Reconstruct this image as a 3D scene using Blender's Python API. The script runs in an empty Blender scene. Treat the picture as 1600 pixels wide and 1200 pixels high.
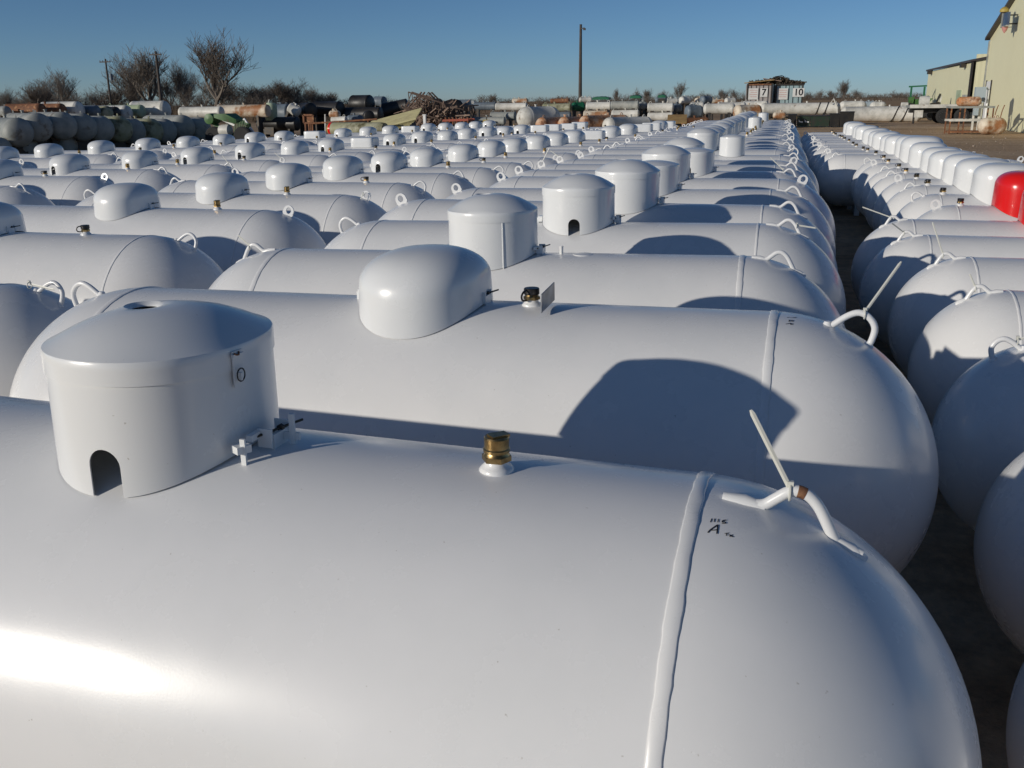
import bpy, bmesh, math, random
from mathutils import Vector, Matrix
random.seed(7)
S = bpy.context.scene
COL = S.collection
R = math.radians
# ------------------------------------------------------------------ camera
FPX, PITCH, ROLL, YAW, EYE = 1476.7, .2906, -.0121, -.2746, 1.7095   # photo pixels, radians, metres
fw = Vector((math.sin(YAW)*math.cos(PITCH), math.cos(YAW)*math.cos(PITCH), -math.sin(PITCH)))
rt = Vector((math.cos(YAW), -math.sin(YAW), 0))
up = rt.cross(fw)
rt, up = (math.cos(ROLL)*rt + math.sin(ROLL)*up), (-math.sin(ROLL)*rt + math.cos(ROLL)*up)
cd = bpy.data.cameras.new('camera'); cam = bpy.data.objects.new('camera', cd); COL.objects.link(cam)
cd.sensor_width = 36; cd.lens = 36*FPX/1600; cd.clip_start = .05; cd.clip_end = 6000
m = Matrix((rt, up, -fw)).transposed().to_4x4(); m.translation = (0, 0, EYE)
cam.matrix_world = m; S.camera = cam
def at(u, v, D):                       # point seen at photo pixel (u,v), D metres deep
    return Vector((0, 0, EYE)) + D*(fw + rt*((u-800)/FPX) - up*((v-600)/FPX))
def gat(u, v):                         # ground point under a pixel
    d = fw + rt*((u-800)/FPX) - up*((v-600)/FPX); return Vector((0, 0, EYE)) + d*(EYE/-d.z)
# ------------------------------------------------------------------ sky, sun, exposure
LIGHT = Vector((.97, 1, -.338)).normalized()         # direction the sunlight travels
w = bpy.data.worlds.new('World'); S.world = w; w.use_nodes = True
nt = w.node_tree; bg = nt.nodes['Background']
sky = nt.nodes.new('ShaderNodeTexSky'); sky.sky_type = 'NISHITA'; sky.sun_disc = False
sky.sun_elevation = math.asin(-LIGHT.z); sky.sun_rotation = math.atan2(-LIGHT.x, -LIGHT.y)
sky.air_density = .6; sky.dust_density = .2; sky.ozone_density = 6.5; sky.altitude = 300
tint = nt.nodes.new('ShaderNodeMix'); tint.data_type = 'RGBA'; tint.blend_type = 'MULTIPLY'; tint.inputs['Factor'].default_value = 1; tint.inputs['B'].default_value = (1.20, .91, .71, 1)
nt.links.new(sky.outputs[0], tint.inputs['A']); nt.links.new(tint.outputs['Result'], bg.inputs[0]); bg.inputs[1].default_value = .093
sl = bpy.data.lights.new('sun', 'SUN'); sun = bpy.data.objects.new('sun', sl); COL.objects.link(sun)
sl.energy = 2.85; sl.angle = R(.53); sl.color = (1, .93, .82)
sun.rotation_euler = LIGHT.to_track_quat('-Z', 'Y').to_euler(); sun.location = (-20, -20, 20)
S.view_settings.view_transform = 'Standard'; S.view_settings.look = 'None'
S.view_settings.exposure = 0.05; S.view_settings.gamma = 1
# ------------------------------------------------------------------ materials
def mat(name, col, rough=.6, metal=0., coat=0., var=None, bump=None, vscale=3., noise_detail=4, rust=None, thr=(.5, .65), rscale=3., rnd=None, spec=.5, lowbump=False, specks=False):
    m = bpy.data.materials.new(name); m.use_nodes = True; t = m.node_tree; b = t.nodes['Principled BSDF']
    N = t.nodes.new; L = t.links.new
    b.inputs['Roughness'].default_value = rough; b.inputs['Metallic'].default_value = metal
    b.inputs['Coat Weight'].default_value = coat; b.inputs['Specular IOR Level'].default_value = spec
    tc = N('ShaderNodeTexCoord'); src = tc.outputs['Object']
    if rnd:
        oi = N('ShaderNodeObjectInfo'); ad = N('ShaderNodeVectorMath'); ad.operation = 'MULTIPLY_ADD'
        L(oi.outputs['Random'], ad.inputs[0]); ad.inputs[1].default_value = (37, 51, 23); L(src, ad.inputs[2]); src = ad.outputs[0]
    out = None
    rgb = N('ShaderNodeRGB'); rgb.outputs[0].default_value = (*col, 1); out = rgb.outputs[0]
    if rnd:
        mx = N('ShaderNodeMix'); mx.data_type = 'RGBA'; mx.inputs['B'].default_value = (*rnd, 1)
        L(oi.outputs['Random'], mx.inputs['Factor']); L(out, mx.inputs['A']); out = mx.outputs['Result']
    def noise(sc, det=noise_detail):
        n = N('ShaderNodeTexNoise'); n.inputs['Scale'].default_value = sc; n.inputs['Detail'].default_value = det
        n.inputs['Roughness'].default_value = .62; L(src, n.inputs['Vector']); return n.outputs['Fac']
    def ramp(fac, a, bb):
        r = N('ShaderNodeMapRange'); r.inputs['From Min'].default_value = a; r.inputs['From Max'].default_value = bb
        L(fac, r.inputs['Value']); return r.outputs[0]
    if var:
        mx = N('ShaderNodeMix'); mx.data_type = 'RGBA'; mx.inputs['B'].default_value = (*var, 1)
        L(ramp(noise(vscale), .4, .68), mx.inputs['Factor']); L(out, mx.inputs['A']); out = mx.outputs['Result']
    if rust:
        mx = N('ShaderNodeMix'); mx.data_type = 'RGBA'; mx.inputs['B'].default_value = (*rust, 1)
        L(ramp(noise(rscale, 8), *thr), mx.inputs['Factor']); L(out, mx.inputs['A']); out = mx.outputs['Result']
    if specks:                                   # fine dust and a few dark specks
        mx = N('ShaderNodeMix'); mx.data_type = 'RGBA'; mx.inputs['B'].default_value = (.33, .29, .24, 1)
        mu = N('ShaderNodeMath'); mu.operation = 'MULTIPLY'; mu.inputs[1].default_value = .55; L(ramp(noise(75, 2), .735, .80), mu.inputs[0]); L(mu.outputs[0], mx.inputs['Factor']); L(out, mx.inputs['A']); out = mx.outputs['Result']
        rr_ = N('ShaderNodeMapRange'); rr_.inputs['To Min'].default_value = rough-.05; rr_.inputs['To Max'].default_value = rough+.05; L(noise(5, 7), rr_.inputs['Value']); L(rr_.outputs[0], b.inputs['Roughness'])
    L(out, b.inputs['Base Color'])
    if bump:
        bp = N('ShaderNodeBump'); bp.inputs['Strength'].default_value = bump[1]; bp.inputs['Distance'].default_value = bump[2] if len(bump) > 2 else .01
        L(noise(bump[0], 3), bp.inputs['Height']); L(bp.outputs[0], b.inputs['Normal'])
        if lowbump:
            b2 = N('ShaderNodeBump'); b2.inputs['Strength'].default_value = .35; b2.inputs['Distance'].default_value = .006; L(noise(4.5, 1), b2.inputs['Height']); L(b2.outputs[0], bp.inputs['Normal'])
    return m
M = {}
M['white'] = mat('white_tank_paint', (.79, .79, .785), .27, var=(.745, .75, .745), vscale=2.6, bump=(300, .07, .001), rnd=(.80, .795, .78), coat=.12, lowbump=True, specks=True)
M['dome'] = mat('white_cover_paint', (.77, .78, .775), .26, coat=.2, lowbump=True, specks=True, bump=(190, .06, .001), rnd=(.75, .76, .755))
M['dirtywhite'] = mat('aged_white_paint', (.66, .65, .60), .5, var=(.48, .47, .42), vscale=2.5, rust=(.20, .12, .07), thr=(.62, .72), rscale=2.2, rnd=(.74, .72, .66), bump=(30, .15, .01))
M['oldgrey'] = mat('weathered_tank_paint', (.34, .35, .33), .6, var=(.22, .24, .23), vscale=1.6, rust=(.12, .09, .06), thr=(.58, .70), rscale=1.7, rnd=(.42, .42, .38), bump=(25, .2, .01))
M['olive'] = mat('mossy_tank_paint', (.30, .30, .18), .6, var=(.42, .41, .30), vscale=2, rust=(.10, .09, .04), thr=(.52, .66), rscale=1.5)
M['rust'] = mat('rusty_steel', (.24, .10, .045), .8, var=(.12, .055, .03), vscale=4, rust=(.42, .22, .10), thr=(.55, .65), rscale=5, bump=(40, .4, .01))
M['rusthead'] = mat('orange_rusted_paint', (.50, .22, .09), .7, var=(.60, .48, .36), vscale=3, rust=(.22, .09, .04), thr=(.5, .62), rscale=4, bump=(30, .3, .01))
M['rustwhite'] = mat('rusting_white_paint', (.68, .60, .48), .6, var=(.40, .30, .20), vscale=1.6, rust=(.30, .13, .05), thr=(.48, .60), rscale=1.3, bump=(30, .3, .01))
M['black'] = mat('black_coated_steel', (.012, .012, .013), .45, var=(.03, .026, .022), vscale=2, bump=(12, .2, .02))
M['darksteel'] = mat('dark_steel', (.05, .052, .055), .5, metal=.6, var=(.09, .07, .05), vscale=6)
M['bluegrey'] = mat('blue_grey_paint', (.16, .20, .24), .5, var=(.10, .12, .14), vscale=2)
M['brass'] = mat('brass', (.52, .36, .16), .34, metal=1, var=(.24, .15, .06), vscale=60, bump=(200, .2, .001))
M['plastic'] = mat('black_plastic', (.018, .016, .015), .35, bump=(150, .1, .001))
M['tie'] = mat('white_nylon', (.62, .62, .56), .42)
M['alu'] = mat('aluminium_plate', (.33, .34, .36), .35, metal=.9, var=(.2, .2, .2), vscale=20)
M['red'] = mat('red_paint', (.72, .012, .010), .22, coat=.3, bump=(190, .06, .001))
M['ink'] = mat('marker_ink', (.012, .012, .016), .5)
M['green'] = mat('green_machine_paint', (.07, .17, .05), .5, var=(.04, .10, .03), vscale=3, rust=(.14, .08, .04), thr=(.62, .7))
M['dkgreen'] = mat('dark_green_paint', (.01, .12, .055), .5)
M['palegreen'] = mat('pale_green_paint', (.42, .50, .36), .55, var=(.30, .36, .22), vscale=1.5)
M['yellowmetal'] = mat('pale_yellow_sheet', (.50, .46, .24), .6, var=(.40, .35, .19), vscale=2)
M['brownmetal'] = mat('brown_rusted_angle', (.27, .19, .14), .8, var=(.15, .10, .08), vscale=3)
M['tan'] = mat('tan_board', (.38, .25, .10), .7, var=(.28, .17, .07), vscale=3)
M['wood'] = mat('pole_wood', (.085, .07, .06), .85, var=(.05, .042, .036), vscale=2)
M['bark'] = mat('bare_twigs', (.20, .17, .14), .9, rnd=(.13, .105, .085))
M['scrub'] = mat('brown_scrub', (.085, .058, .038), .95, var=(.05, .04, .025), vscale=.3)
M['rubber'] = mat('tyre_rubber', (.02, .02, .02), .8)
M['rim'] = mat('grey_wheel_rim', (.35, .34, .32), .5)
M['yellow'] = mat('yellow_paint', (.42, .32, .07), .6, var=(.34, .25, .06), vscale=6)
M['fadedred'] = mat('faded_red_print', (.55, .26, .24), .7)
M['panel'] = mat('weathered_white_panel', (.72, .72, .70), .7, var=(.62, .62, .60), vscale=2)
M['glass'] = mat('dark_glass', (.05, .06, .07), .15)
M['white_sign'] = mat('white_panel', (.74, .75, .74), .5)
M['paleblue'] = mat('pale_blue_box_paint', (.36, .43, .47), .45)
M['roof'] = mat('brown_metal_roof', (.06, .05, .05), .5)
def ribbed(name, col, col2, period, depth=.02):
    m = mat(name, col, .45, var=col2, vscale=.35)
    t = m.node_tree; b = t.nodes['Principled BSDF']
    tc = t.nodes.new('ShaderNodeTexCoord'); wv = t.nodes.new('ShaderNodeTexWave'); wv.bands_direction = 'X'
    wv.inputs['Scale'].default_value = math.pi/ (10*period) ; wv.wave_profile = 'SIN'
    bp = t.nodes.new('ShaderNodeBump'); bp.inputs['Distance'].default_value = depth; bp.inputs['Strength'].default_value = .25
    t.links.new(tc.outputs['Object'], wv.inputs['Vector']); t.links.new(wv.outputs['Fac'], bp.inputs['Height']); t.links.new(bp.outputs[0], b.inputs['Normal'])
    return m
M['siding'] = ribbed('ribbed_cream_siding', (.78, .75, .50), (.74, .71, .47), .3)
M['contgrey'] = ribbed('container_grey', (.42, .39, .38), (.34, .30, .28), .25)
M['contblue'] = ribbed('container_blue', (.34, .46, .48), (.28, .38, .40), .25)
def ground_mat():
    m = bpy.data.materials.new('packed_dirt'); m.use_nodes = True; t = m.node_tree; b = t.nodes['Principled BSDF']; N = t.nodes.new; L = t.links.new
    b.inputs['Roughness'].default_value = .95; b.inputs['Specular IOR Level'].default_value = .15
    g = N('ShaderNodeTexCoord')
    def noise(sc, d=6, vec=None):
        n = N('ShaderNodeTexNoise'); n.inputs['Scale'].default_value = sc; n.inputs['Detail'].default_value = d; n.inputs['Roughness'].default_value = .65
        L(vec or g.outputs['Object'], n.inputs['Vector']); return n.outputs['Fac']
    mp = N('ShaderNodeMapping'); mp.inputs['Scale'].default_value = (.22, 1, 1); mp.inputs['Rotation'].default_value = (0, 0, R(-8)); L(g.outputs['Object'], mp.inputs['Vector'])
    def ramp(f, stops):
        r = N('ShaderNodeValToRGB'); r.color_ramp.elements[0].position = stops[0][0]; r.color_ramp.elements[0].color = (*stops[0][1], 1)
        r.color_ramp.elements[1].position = stops[-1][0]; r.color_ramp.elements[1].color = (*stops[-1][1], 1)
        for p, c in stops[1:-1]: e = r.color_ramp.elements.new(p); e.color = (*c, 1)
        L(f, r.inputs[0]); return r.outputs[0]
    dirt = ramp(noise(.45, 9, mp.outputs[0]), [(.30, (.28, .19, .12)), (.48, (.50, .35, .22)), (.62, (.60, .45, .30)), (.74, (.68, .60, .48))])
    fine = ramp(noise(9, 8), [(.3, (.55, .55, .55)), (.7, (1.25, 1.2, 1.15))])
    mul = N('ShaderNodeMix'); mul.data_type = 'RGBA'; mul.blend_type = 'MULTIPLY'; mul.inputs['Factor'].default_value = .8; L(dirt, mul.inputs['A']); L(fine, mul.inputs['B'])
    field = ramp(noise(.03, 8), [(.35, (.30, .19, .11)), (.6, (.40, .28, .16)), (.75, (.24, .18, .09))])
    sx = N('ShaderNodeSeparateXYZ'); L(g.outputs['Object'], sx.inputs[0])
    mr = N('ShaderNodeMapRange'); mr.inputs['From Min'].default_value = 75; mr.inputs['From Max'].default_value = 105; L(sx.outputs['Y'], mr.inputs['Value'])
    mx = N('ShaderNodeMix'); mx.data_type = 'RGBA'; L(mr.outputs[0], mx.inputs['Factor']); L(mul.outputs['Result'], mx.inputs['A']); L(field, mx.inputs['B'])
    L(mx.outputs['Result'], b.inputs['Base Color'])
    bp = N('ShaderNodeBump'); bp.inputs['Strength'].default_value = .7; bp.inputs['Distance'].default_value = .06; L(noise(5, 8), bp.inputs['Height']); L(bp.outputs[0], b.inputs['Normal'])
    return m
M['ground'] = ground_mat()
# ------------------------------------------------------------------ mesh builder
class MB:
    def __init__(s): s.v = []; s.f = []
    def add(s, vs, fs):
        o = len(s.v); s.v += [tuple(x) for x in vs]; s.f += [tuple(i+o for i in f) for f in fs]; return s
    def box(s, c, d, rot=None):
        c = Vector(c); vs = []
        for x, y, z in ((-1,-1,-1),(1,-1,-1),(1,1,-1),(-1,1,-1),(-1,-1,1),(1,-1,1),(1,1,1),(-1,1,1)):
            p = Vector((x*d[0]/2, y*d[1]/2, z*d[2]/2))
            if rot is not None: p = rot @ p
            vs.append(c+p)
        return s.add(vs, [(0,3,2,1),(4,5,6,7),(0,1,5,4),(1,2,6,5),(2,3,7,6),(3,0,4,7)])
    def bar(s, a, b, w, h=None):               # rectangular bar between two points
        a, b = Vector(a), Vector(b); d = b-a
        return s.box((a+b)/2, (w, h or w, d.length), d.to_track_quat('Z', 'Y').to_matrix())
    def rings(s, rings, close=False, capa=True, capb=True):
        n = len(rings[0]); o = len(s.v); k = len(rings)
        for r in rings: s.v += [tuple(p) for p in r]
        for i in range(k if close else k-1):
            for j in range(n):
                a, b = i*n, ((i+1) % k)*n; s.f.append((o+a+j, o+a+(j+1) % n, o+b+(j+1) % n, o+b+j))
        if not close:
            if capa: s.f.append(tuple(o+j for j in reversed(range(n))))
            if capb: s.f.append(tuple(o+(k-1)*n+j for j in range(n)))
        return s
    def tube(s, path, r, n=8, close=False, flat=None):
        path = [Vector(p) for p in path]; rr = []; ref = None
        for i, p in enumerate(path):
            if close: t = path[(i+1) % len(path)]-path[i-1]
            else: t = path[min(i+1, len(path)-1)]-path[max(i-1, 0)]
            t.normalize()
            if ref is None: ref = Vector((0, 1, 0)) if abs(t.y) < .9 else Vector((1, 0, 0))
            a = t.cross(ref).normalized(); b = t.cross(a).normalized(); ref = -b if (-b).dot(ref) > 0 else b
            R_ = r[i] if isinstance(r, (list, tuple)) else r
            rb = R_ if flat is None else R_*flat
            rr.append([p+a*math.cos(2*math.pi*j/n)*R_+b*math.sin(2*math.pi*j/n)*rb for j in range(n)])
        return s.rings(rr, close)
    def lathe(s, prof, n=32, axis='z', c=(0,0,0), hexa=False):
        rr = []
        for r, z in prof:
            ring = []
            for j in range(n):
                a = 2*math.pi*j/n; x, y = r*math.cos(a), r*math.sin(a)
                q = (x, y, z) if axis == 'z' else (z, x, y) if axis == 'x' else (y, z, x)
                ring.append((q[0]+c[0], q[1]+c[1], q[2]+c[2]))
            rr.append(ring)
        return s.rings(rr)
    def mesh(s, name, material, smooth=True, ang=40):
        me = bpy.data.meshes.new(name); me.from_pydata([tuple(v) for v in s.v], [], s.f); me.materials.append(material)
        bm = bmesh.new(); bm.from_mesh(me); bmesh.ops.recalc_face_normals(bm, faces=bm.faces); bm.to_mesh(me); bm.free()
        if smooth:
            me.polygons.foreach_set('use_smooth', [True]*len(me.polygons)); me.set_sharp_from_angle(angle=R(ang))
        me.update(); return me
def tag(o, label=None, cat=None, group=None, kind=None):
    if label: o['label'] = label
    if cat: o['category'] = cat
    if group: o['group'] = group
    if kind: o['kind'] = kind
    return o
def link(name, data, parent=None, loc=(0,0,0), rot=(0,0,0), sc=None):
    o = bpy.data.objects.new(name, data); COL.objects.link(o); o.location = loc; o.rotation_euler = rot
    if sc is not None: o.scale = (sc,)*3 if not isinstance(sc, tuple) else sc
    if parent is not None: o.parent = parent
    return o
def thing(name, label, cat, loc=(0,0,0), rot=(0,0,0), group=None):
    o = bpy.data.objects.new(name, None); o.empty_display_size = .1; COL.objects.link(o); o.location = loc; o.rotation_euler = rot
    return tag(o, label, cat, group)
def part(name, mb, material, parent=None, smooth=True, ang=40, **k):
    return link(name, mb.mesh(name, M[material] if isinstance(material, str) else material, smooth, ang), parent, **k)
def evalmesh(o, name):
    dg = bpy.context.evaluated_depsgraph_get(); me = bpy.data.meshes.new_from_object(o.evaluated_get(dg)); me.name = name; return me
# ------------------------------------------------------------------ ground
def gz(x, y=0):                                  # the yard falls gently to the left
    t = min(max((-x-2.6)/1.6, 0), 1); a = -.08*t*t*(3-2*t)
    t = min(max((-x-7)/6, 0), 1); return a-.05*t
xs = [-2500,-800,-300,-120,-60,-30]+[-20+.5*i for i in range(60)]+[15,20,30,60,120,300,800,2500]
ys = [-60,-20,-8]+[-4+1.*i for i in range(70)]+[70,80,100,130,170,230,320,500,900,1600,3000,5000]
g = MB(); random.seed(3)
for y in ys:
    for x in xs:
        amp = .015 if abs(x) < 20 and 0 < y < 75 else 0
        g.v.append((x, y, gz(x)+random.uniform(-amp, amp)))
for j in range(len(ys)-1):
    for i in range(len(xs)-1):
        a = j*len(xs)+i; g.f.append((a, a+1, a+1+len(xs), a+len(xs)))
tag(part('ground', g, 'ground', ang=180), kind='structure')
# ------------------------------------------------------------------ tank meshes
def shell_mesh(r, Lc, e, n=112, hd=22, name='shell'):
    prof = []
    for i in range(hd+1):
        a = math.pi/2*(1-i/hd); prof.append((max(r*math.cos(a), .0005), -Lc/2-r*e*math.sin(a)))
    for i in range(1, 9): prof.append((r, -Lc/2+Lc*i/9))
    for i in range(hd+1):
        a = math.pi/2*i/hd; prof.append((max(r*math.cos(a), .0005), Lc/2+r*e*math.sin(a)))
    return MB().lathe(prof, n, 'x').mesh(name, M['white'], True, 60)
def seam_mesh(r, wid=.0120, h=.0026):
    rr = []; n = 220; random.seed(11); ph = [random.uniform(0, 6.28) for _ in range(6)]
    for i in range(n):
        a = 2*math.pi*i/n
        wob = .0004*math.sin(3*a+ph[0])+.0002*math.sin(23*a+ph[1])+.0003*math.sin(51*a+ph[2]); ww = wid*(1+.04*math.sin(14*a+ph[3])+.03*math.sin(37*a+ph[4])+random.uniform(-.05, .05))
        hh = h*(1+.12*math.sin(31*a+ph[5]))
        ring = []
        for q, z in ((-1, -.002), (-.97, .45), (-.8, .9), (0, 1), (.8, .9), (.97, .45), (1, -.002), (0, -.6)):
            rad = r+(z*hh if z > 0 else -.004 if z == -.6 else -.001); ring.append((wob+q*ww, rad*math.cos(a), rad*math.sin(a)))
        rr.append(ring)
    return MB().rings(rr, close=True).mesh('weld_seam', M['white'], True, 75)
def plan(th, a, b, p):                            # superellipse plan outline
    c, s = math.cos(th), math.sin(th)
    k = (abs(c)**p+abs(s)**p)**(-1/p); return a*c*k, b*s*k
def saddle(y, r, gap=.004): return math.sqrt(max(r*r-y*y, .01))-r+gap       # height of the shell under a cover, 0 on the crest
def cover_mesh(kind, r, a, b, h, hole=None, name='dome_cover', material='dome'):
    n = 96; mb = MB(); p = {'dome': 2.6, 'round': 2.25, 'can': 2.15, 'box': 7}[kind]
    prof = []
    if kind == 'dome':
        for i in range(5): t = i/5; prof.append((1-.02*t, t*.60))
        for i in range(13): q = math.pi/2*i/12.; prof.append((max(.98*math.cos(q)**.55, .012), .60+.40*math.sin(q)))
    elif kind == 'round':
        for i in range(5): t = i/5; prof.append((1-.02*t, t*.46))
        for i in range(13): q = math.pi/2*i/12.; prof.append((max(.98*math.cos(q)**.84, .012), .46+.54*math.sin(q)))
    elif kind == 'can':
        prof = [(1.0, 0), (.998, .25), (.996, .5), (.994, .75), (.992, .97), (.93, 1.0), (.5, 1.03), (.012, 1.04)]
    else:
        prof = [(1, 0), (1, .4), (1, .84), (.985, .92), (.95, .97), (.88, 1.0), (.5, 1.025), (.012, 1.03)]
    rr = []
    for s, t in prof:
        ring = []
        for j in range(n):
            x, y = plan(2*math.pi*j/n, a, b, p); x *= s; y *= s; z0 = saddle(y, r)
            z = z0*(1-t)+h*t if t < 1 else h*t
            ring.append((x, y, z))
        rr.append(ring)
    o0 = MB(); o0.rings(rr, capa=False)
    me = o0.mesh(name, M[material], True, 50)
    ob = link('tmp', me); sd = ob.modifiers.new('s', 'SOLIDIFY'); sd.thickness = .003; sd.offset = -1
    if hole:                                     # arched pipe hole in the rim of the cover
        ang, hw, hh = hole; c = MB(); pts = [(-hw, -.15), (hw, -.15)]+[(hw*math.cos(q), hh-hw+hw*math.sin(q)) for q in [math.pi*i/12 for i in range(13)]]
        zf = saddle(b*.9, r); f1 = []; f2 = []
        for q, z in pts:
            for rad, L_ in ((.05, f1), (.5, f2)):
                L_.append((rad*math.cos(ang)-q*math.sin(ang), rad*math.sin(ang)+q*math.cos(ang), z+zf))
        c.rings([f1, f2]); cm = c.mesh('cut', M[material], False); cu = link('cut', cm)
        bo = ob.modifiers.new('b', 'BOOLEAN'); bo.object = cu; bo.operation = 'DIFFERENCE'; bo.solver = 'EXACT'
        bpy.context.view_layer.update(); res = evalmesh(ob, name); bpy.data.objects.remove(cu)
    else:
        bpy.context.view_layer.update(); res = evalmesh(ob, name)
    bpy.data.objects.remove(ob); res.set_sharp_from_angle(angle=R(38))
    return res
def lid_mesh(a, b, h, crown=.052, band=.042, hole=True, material='dome'):
    n = 96; rr = []
    inner = [(.13, -.012), (.135, -.003), (.17, .93), (.22, .985)] if hole else [(.012, 1.0)]
    prof = [(1.0, 'b'), (1.0, 'm'), (1.0, 't'), (.99, 0)]+[(s, 1-(s/.99)**2.3) for s in (.93, .8, .65, .5, .36, .26)]
    zz = {'b': -band, 'm': -band*.4, 't': -.004}
    for s, t in prof:
        z = zz[t] if isinstance(t, str) else crown*t
        ox, oy = ((-.06*(1-s/.8), .015*(1-s/.8)) if hole and s < .8 else (0, 0))
        ring = []
        for x, y in (plan(2*math.pi*j/n, a, b, 2.15) for j in range(n)):
            x, y = x*s+ox, y*s+oy; ring.append((x, y, h+(z if s > .95 else crown*(1-(math.hypot(x/a, y/b)/.99)**2.3))))
        rr.append(ring)
    if hole:
        for rad, z in ((.038, crown*.94), (.032, crown*.88), (.028, crown*.82), (.027, crown*.78)):
            rr.append([(rad*math.cos(2*math.pi*j/n)-.045, rad*math.sin(2*math.pi*j/n)+.011, h+z) for j in range(n)])
    mb = MB().rings(rr, capa=False, capb=not hole)
    me = mb.mesh('lid', M[material], True, 28); ob = link('tmp', me); sd = ob.modifiers.new('s', 'SOLIDIFY'); sd.thickness = .003; sd.offset = -1
    bpy.context.view_layer.update(); res = evalmesh(ob, 'lid'); bpy.data.objects.remove(ob); res.set_sharp_from_angle(angle=R(30)); return res
def smooth_path(pts, k=5):
    P = [Vector(p) for p in pts]; out = []
    for i in range(len(P)-1):
        p0, p1, p2, p3 = P[max(i-1, 0)], P[i], P[i+1], P[min(i+2, len(P)-1)]
        for j in range(k):
            t = j/k; out.append(.5*((2*p1)+(-p0+p2)*t+(2*p0-5*p1+4*p2-p3)*t*t+(-p0+3*p1-3*p2+p3)*t**3))
    return out+[P[-1]]
def lug_mesh(kind, r):                             # x from the seam towards the tip, z from the axis
    mb = MB(); sf = lambda s: math.sqrt(max(r*r-s*s, 0)); k = r/.475
    if kind == 'omega':
        pts = [(.045,.462),(.075,.462),(.105,.463),(.124,.476),(.145,.491),(.168,.491),(.190,.472),(.210,.436),(.222,.414),(.236,.408),(.262,.396)]
        mb.tube(smooth_path([(x*k, 0, z*k+.004) for x, z in pts], 4), .0098, 10)
        for a, b in ((.04, .108), (.222, .268)):
            mb.tube([(s*k, 0, sf(s*k)-.002) for s in (a, (a+b)/2, b)], [.010, .0145, .010], 10, flat=1.0)
    elif kind == 'hoop':
        pts = [(.150,.446),(.165,.452),(.2,.478),(.232,.490),(.260,.478),(.278,.448),(.272,.41),(.262,.392)]
        mb.tube(smooth_path([(x*k, 0, z*k) for x, z in pts], 4), .0095, 10)
        for s in (.150, .264): mb.lathe([(.017, -.004), (.012, .006), (.009, .012)], 12, 'z', (s*k, 0, sf(s*k)-.001))
    else:                                          # flat plate with a round eye
        s0 = .19*k; c = Vector((s0, 0, sf(s0)+.036)); nrm = Vector((s0, 0, sf(s0))).normalized(); tg = Vector((nrm.z, 0, -nrm.x)); n = 28; o, i_ = [], []
        for j in range(n):
            a = 2*math.pi*j/n; ca, sa = math.cos(a), math.sin(a); ro = .040 if sa > -.35 else .046
            o.append(c+tg*(ca*ro)+nrm*(sa*ro)); i_.append(c+tg*(ca*.019)+nrm*(sa*.023+.004))
        w_ = Vector((0, .005, 0)); mb.rings([[p+w_ for p in o], [p+w_ for p in i_], [p-w_ for p in i_], [p-w_ for p in o]][0:0] or [[p+w_ for p in o], [p+w_ for p in i_]], capa=False, capb=False)
        mb.rings([[p-w_ for p in i_], [p-w_ for p in o]], capa=False, capb=False); mb.rings([[p-w_ for p in o], [p+w_ for p in o]], capa=False, capb=False); mb.rings([[p+w_ for p in i_], [p-w_ for p in i_]], capa=False, capb=False)
        mb.tube([c-nrm*.046-tg*.035, c-nrm*.043, c-nrm*.046+tg*.035], [.007, .009, .007], 8)
    return mb.mesh('lifting_lug', M['white'], True, 60)
BIG, SMALL = dict(r=.475, Lc=2.209, e=1.017, ax=.6), dict(r=.38, Lc=1.62, e=1.0, ax=.5)
K = {}
for nm, q in (('big', BIG), ('small', SMALL)):
    K[nm, 'shell'] = shell_mesh(q['r'], q['Lc'], q['e']); K[nm, 'seam'] = seam_mesh(q['r'])
    K[nm, 'seam_thin'] = seam_mesh(q['r'], .006, .0022)
    for lk in ('omega', 'hoop', 'plate'): K[nm, lk] = lug_mesh(lk, q['r'])
    f = MB(); r_ = q['r']; n = 12
    A = [(r_*1.004*math.cos(a), r_*1.004*math.sin(a)) for a in [math.pi*(1.25+.5*i/n) for i in range(n+1)]]
    vs = []
    for x in (-.035, .035): vs += [(x, y, z+q['ax']) for y, z in A]+[(x, y*1.02, .0) for y, z in A]
    k = n+1; fs = []
    for i in range(n):
        fs += [(i, i+1, k+i+1, k+i), (2*k+i, 3*k+i, 3*k+i+1, 2*k+i+1), (i, 2*k+i, 2*k+i+1, i+1), (k+i, k+i+1, 3*k+i+1, 3*k+i)]
    fs += [(0, k, 3*k, 2*k), (n, 2*k+n, 3*k+n, k+n)]
    K[nm, 'foot'] = f.add(vs, fs).mesh('foot', M['white'], False)
rb = .475; HOLE = (-math.pi*.475, .032, .080)
K['round'] = cover_mesh('round', rb, .203, .250, .176); K['round_hole'] = cover_mesh('round', rb, .203, .250, .176, (-math.pi*.56, .034, .10))
K['box'] = cover_mesh('box', rb, .215, .17, .135)
K['can'] = cover_mesh('can', rb, .203, .215, .185); K['can_hole'] = cover_mesh('can', rb, .203, .215, .185, HOLE)
K['can_hole2'] = cover_mesh('can', rb, .185, .200, .165, (-math.pi*.56, .03, .085))
K['can_slim'] = cover_mesh('can', rb, .15, .14, .19, None)
K['lid'] = lid_mesh(.2048, .2168, .200); K['lid_high'] = lid_mesh(.2050, .2170, .205, .068, .042, True); K['lid2'] = lid_mesh(.1855, .2005, .180, .03, .04, False); K['lid_slim'] = lid_mesh(.148, .139, .208, .03, .03, False)
rs = .38
K['rwhite'] = cover_mesh('dome', rs, .25, .235, .26); K['rhole'] = cover_mesh('dome', rs, .25, .235, .26, (-math.pi*.45, .030, .09))
K['rred'] = cover_mesh('dome', rs, .25, .235, .27, (-math.pi*.36, .032, .10), material='red')
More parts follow.
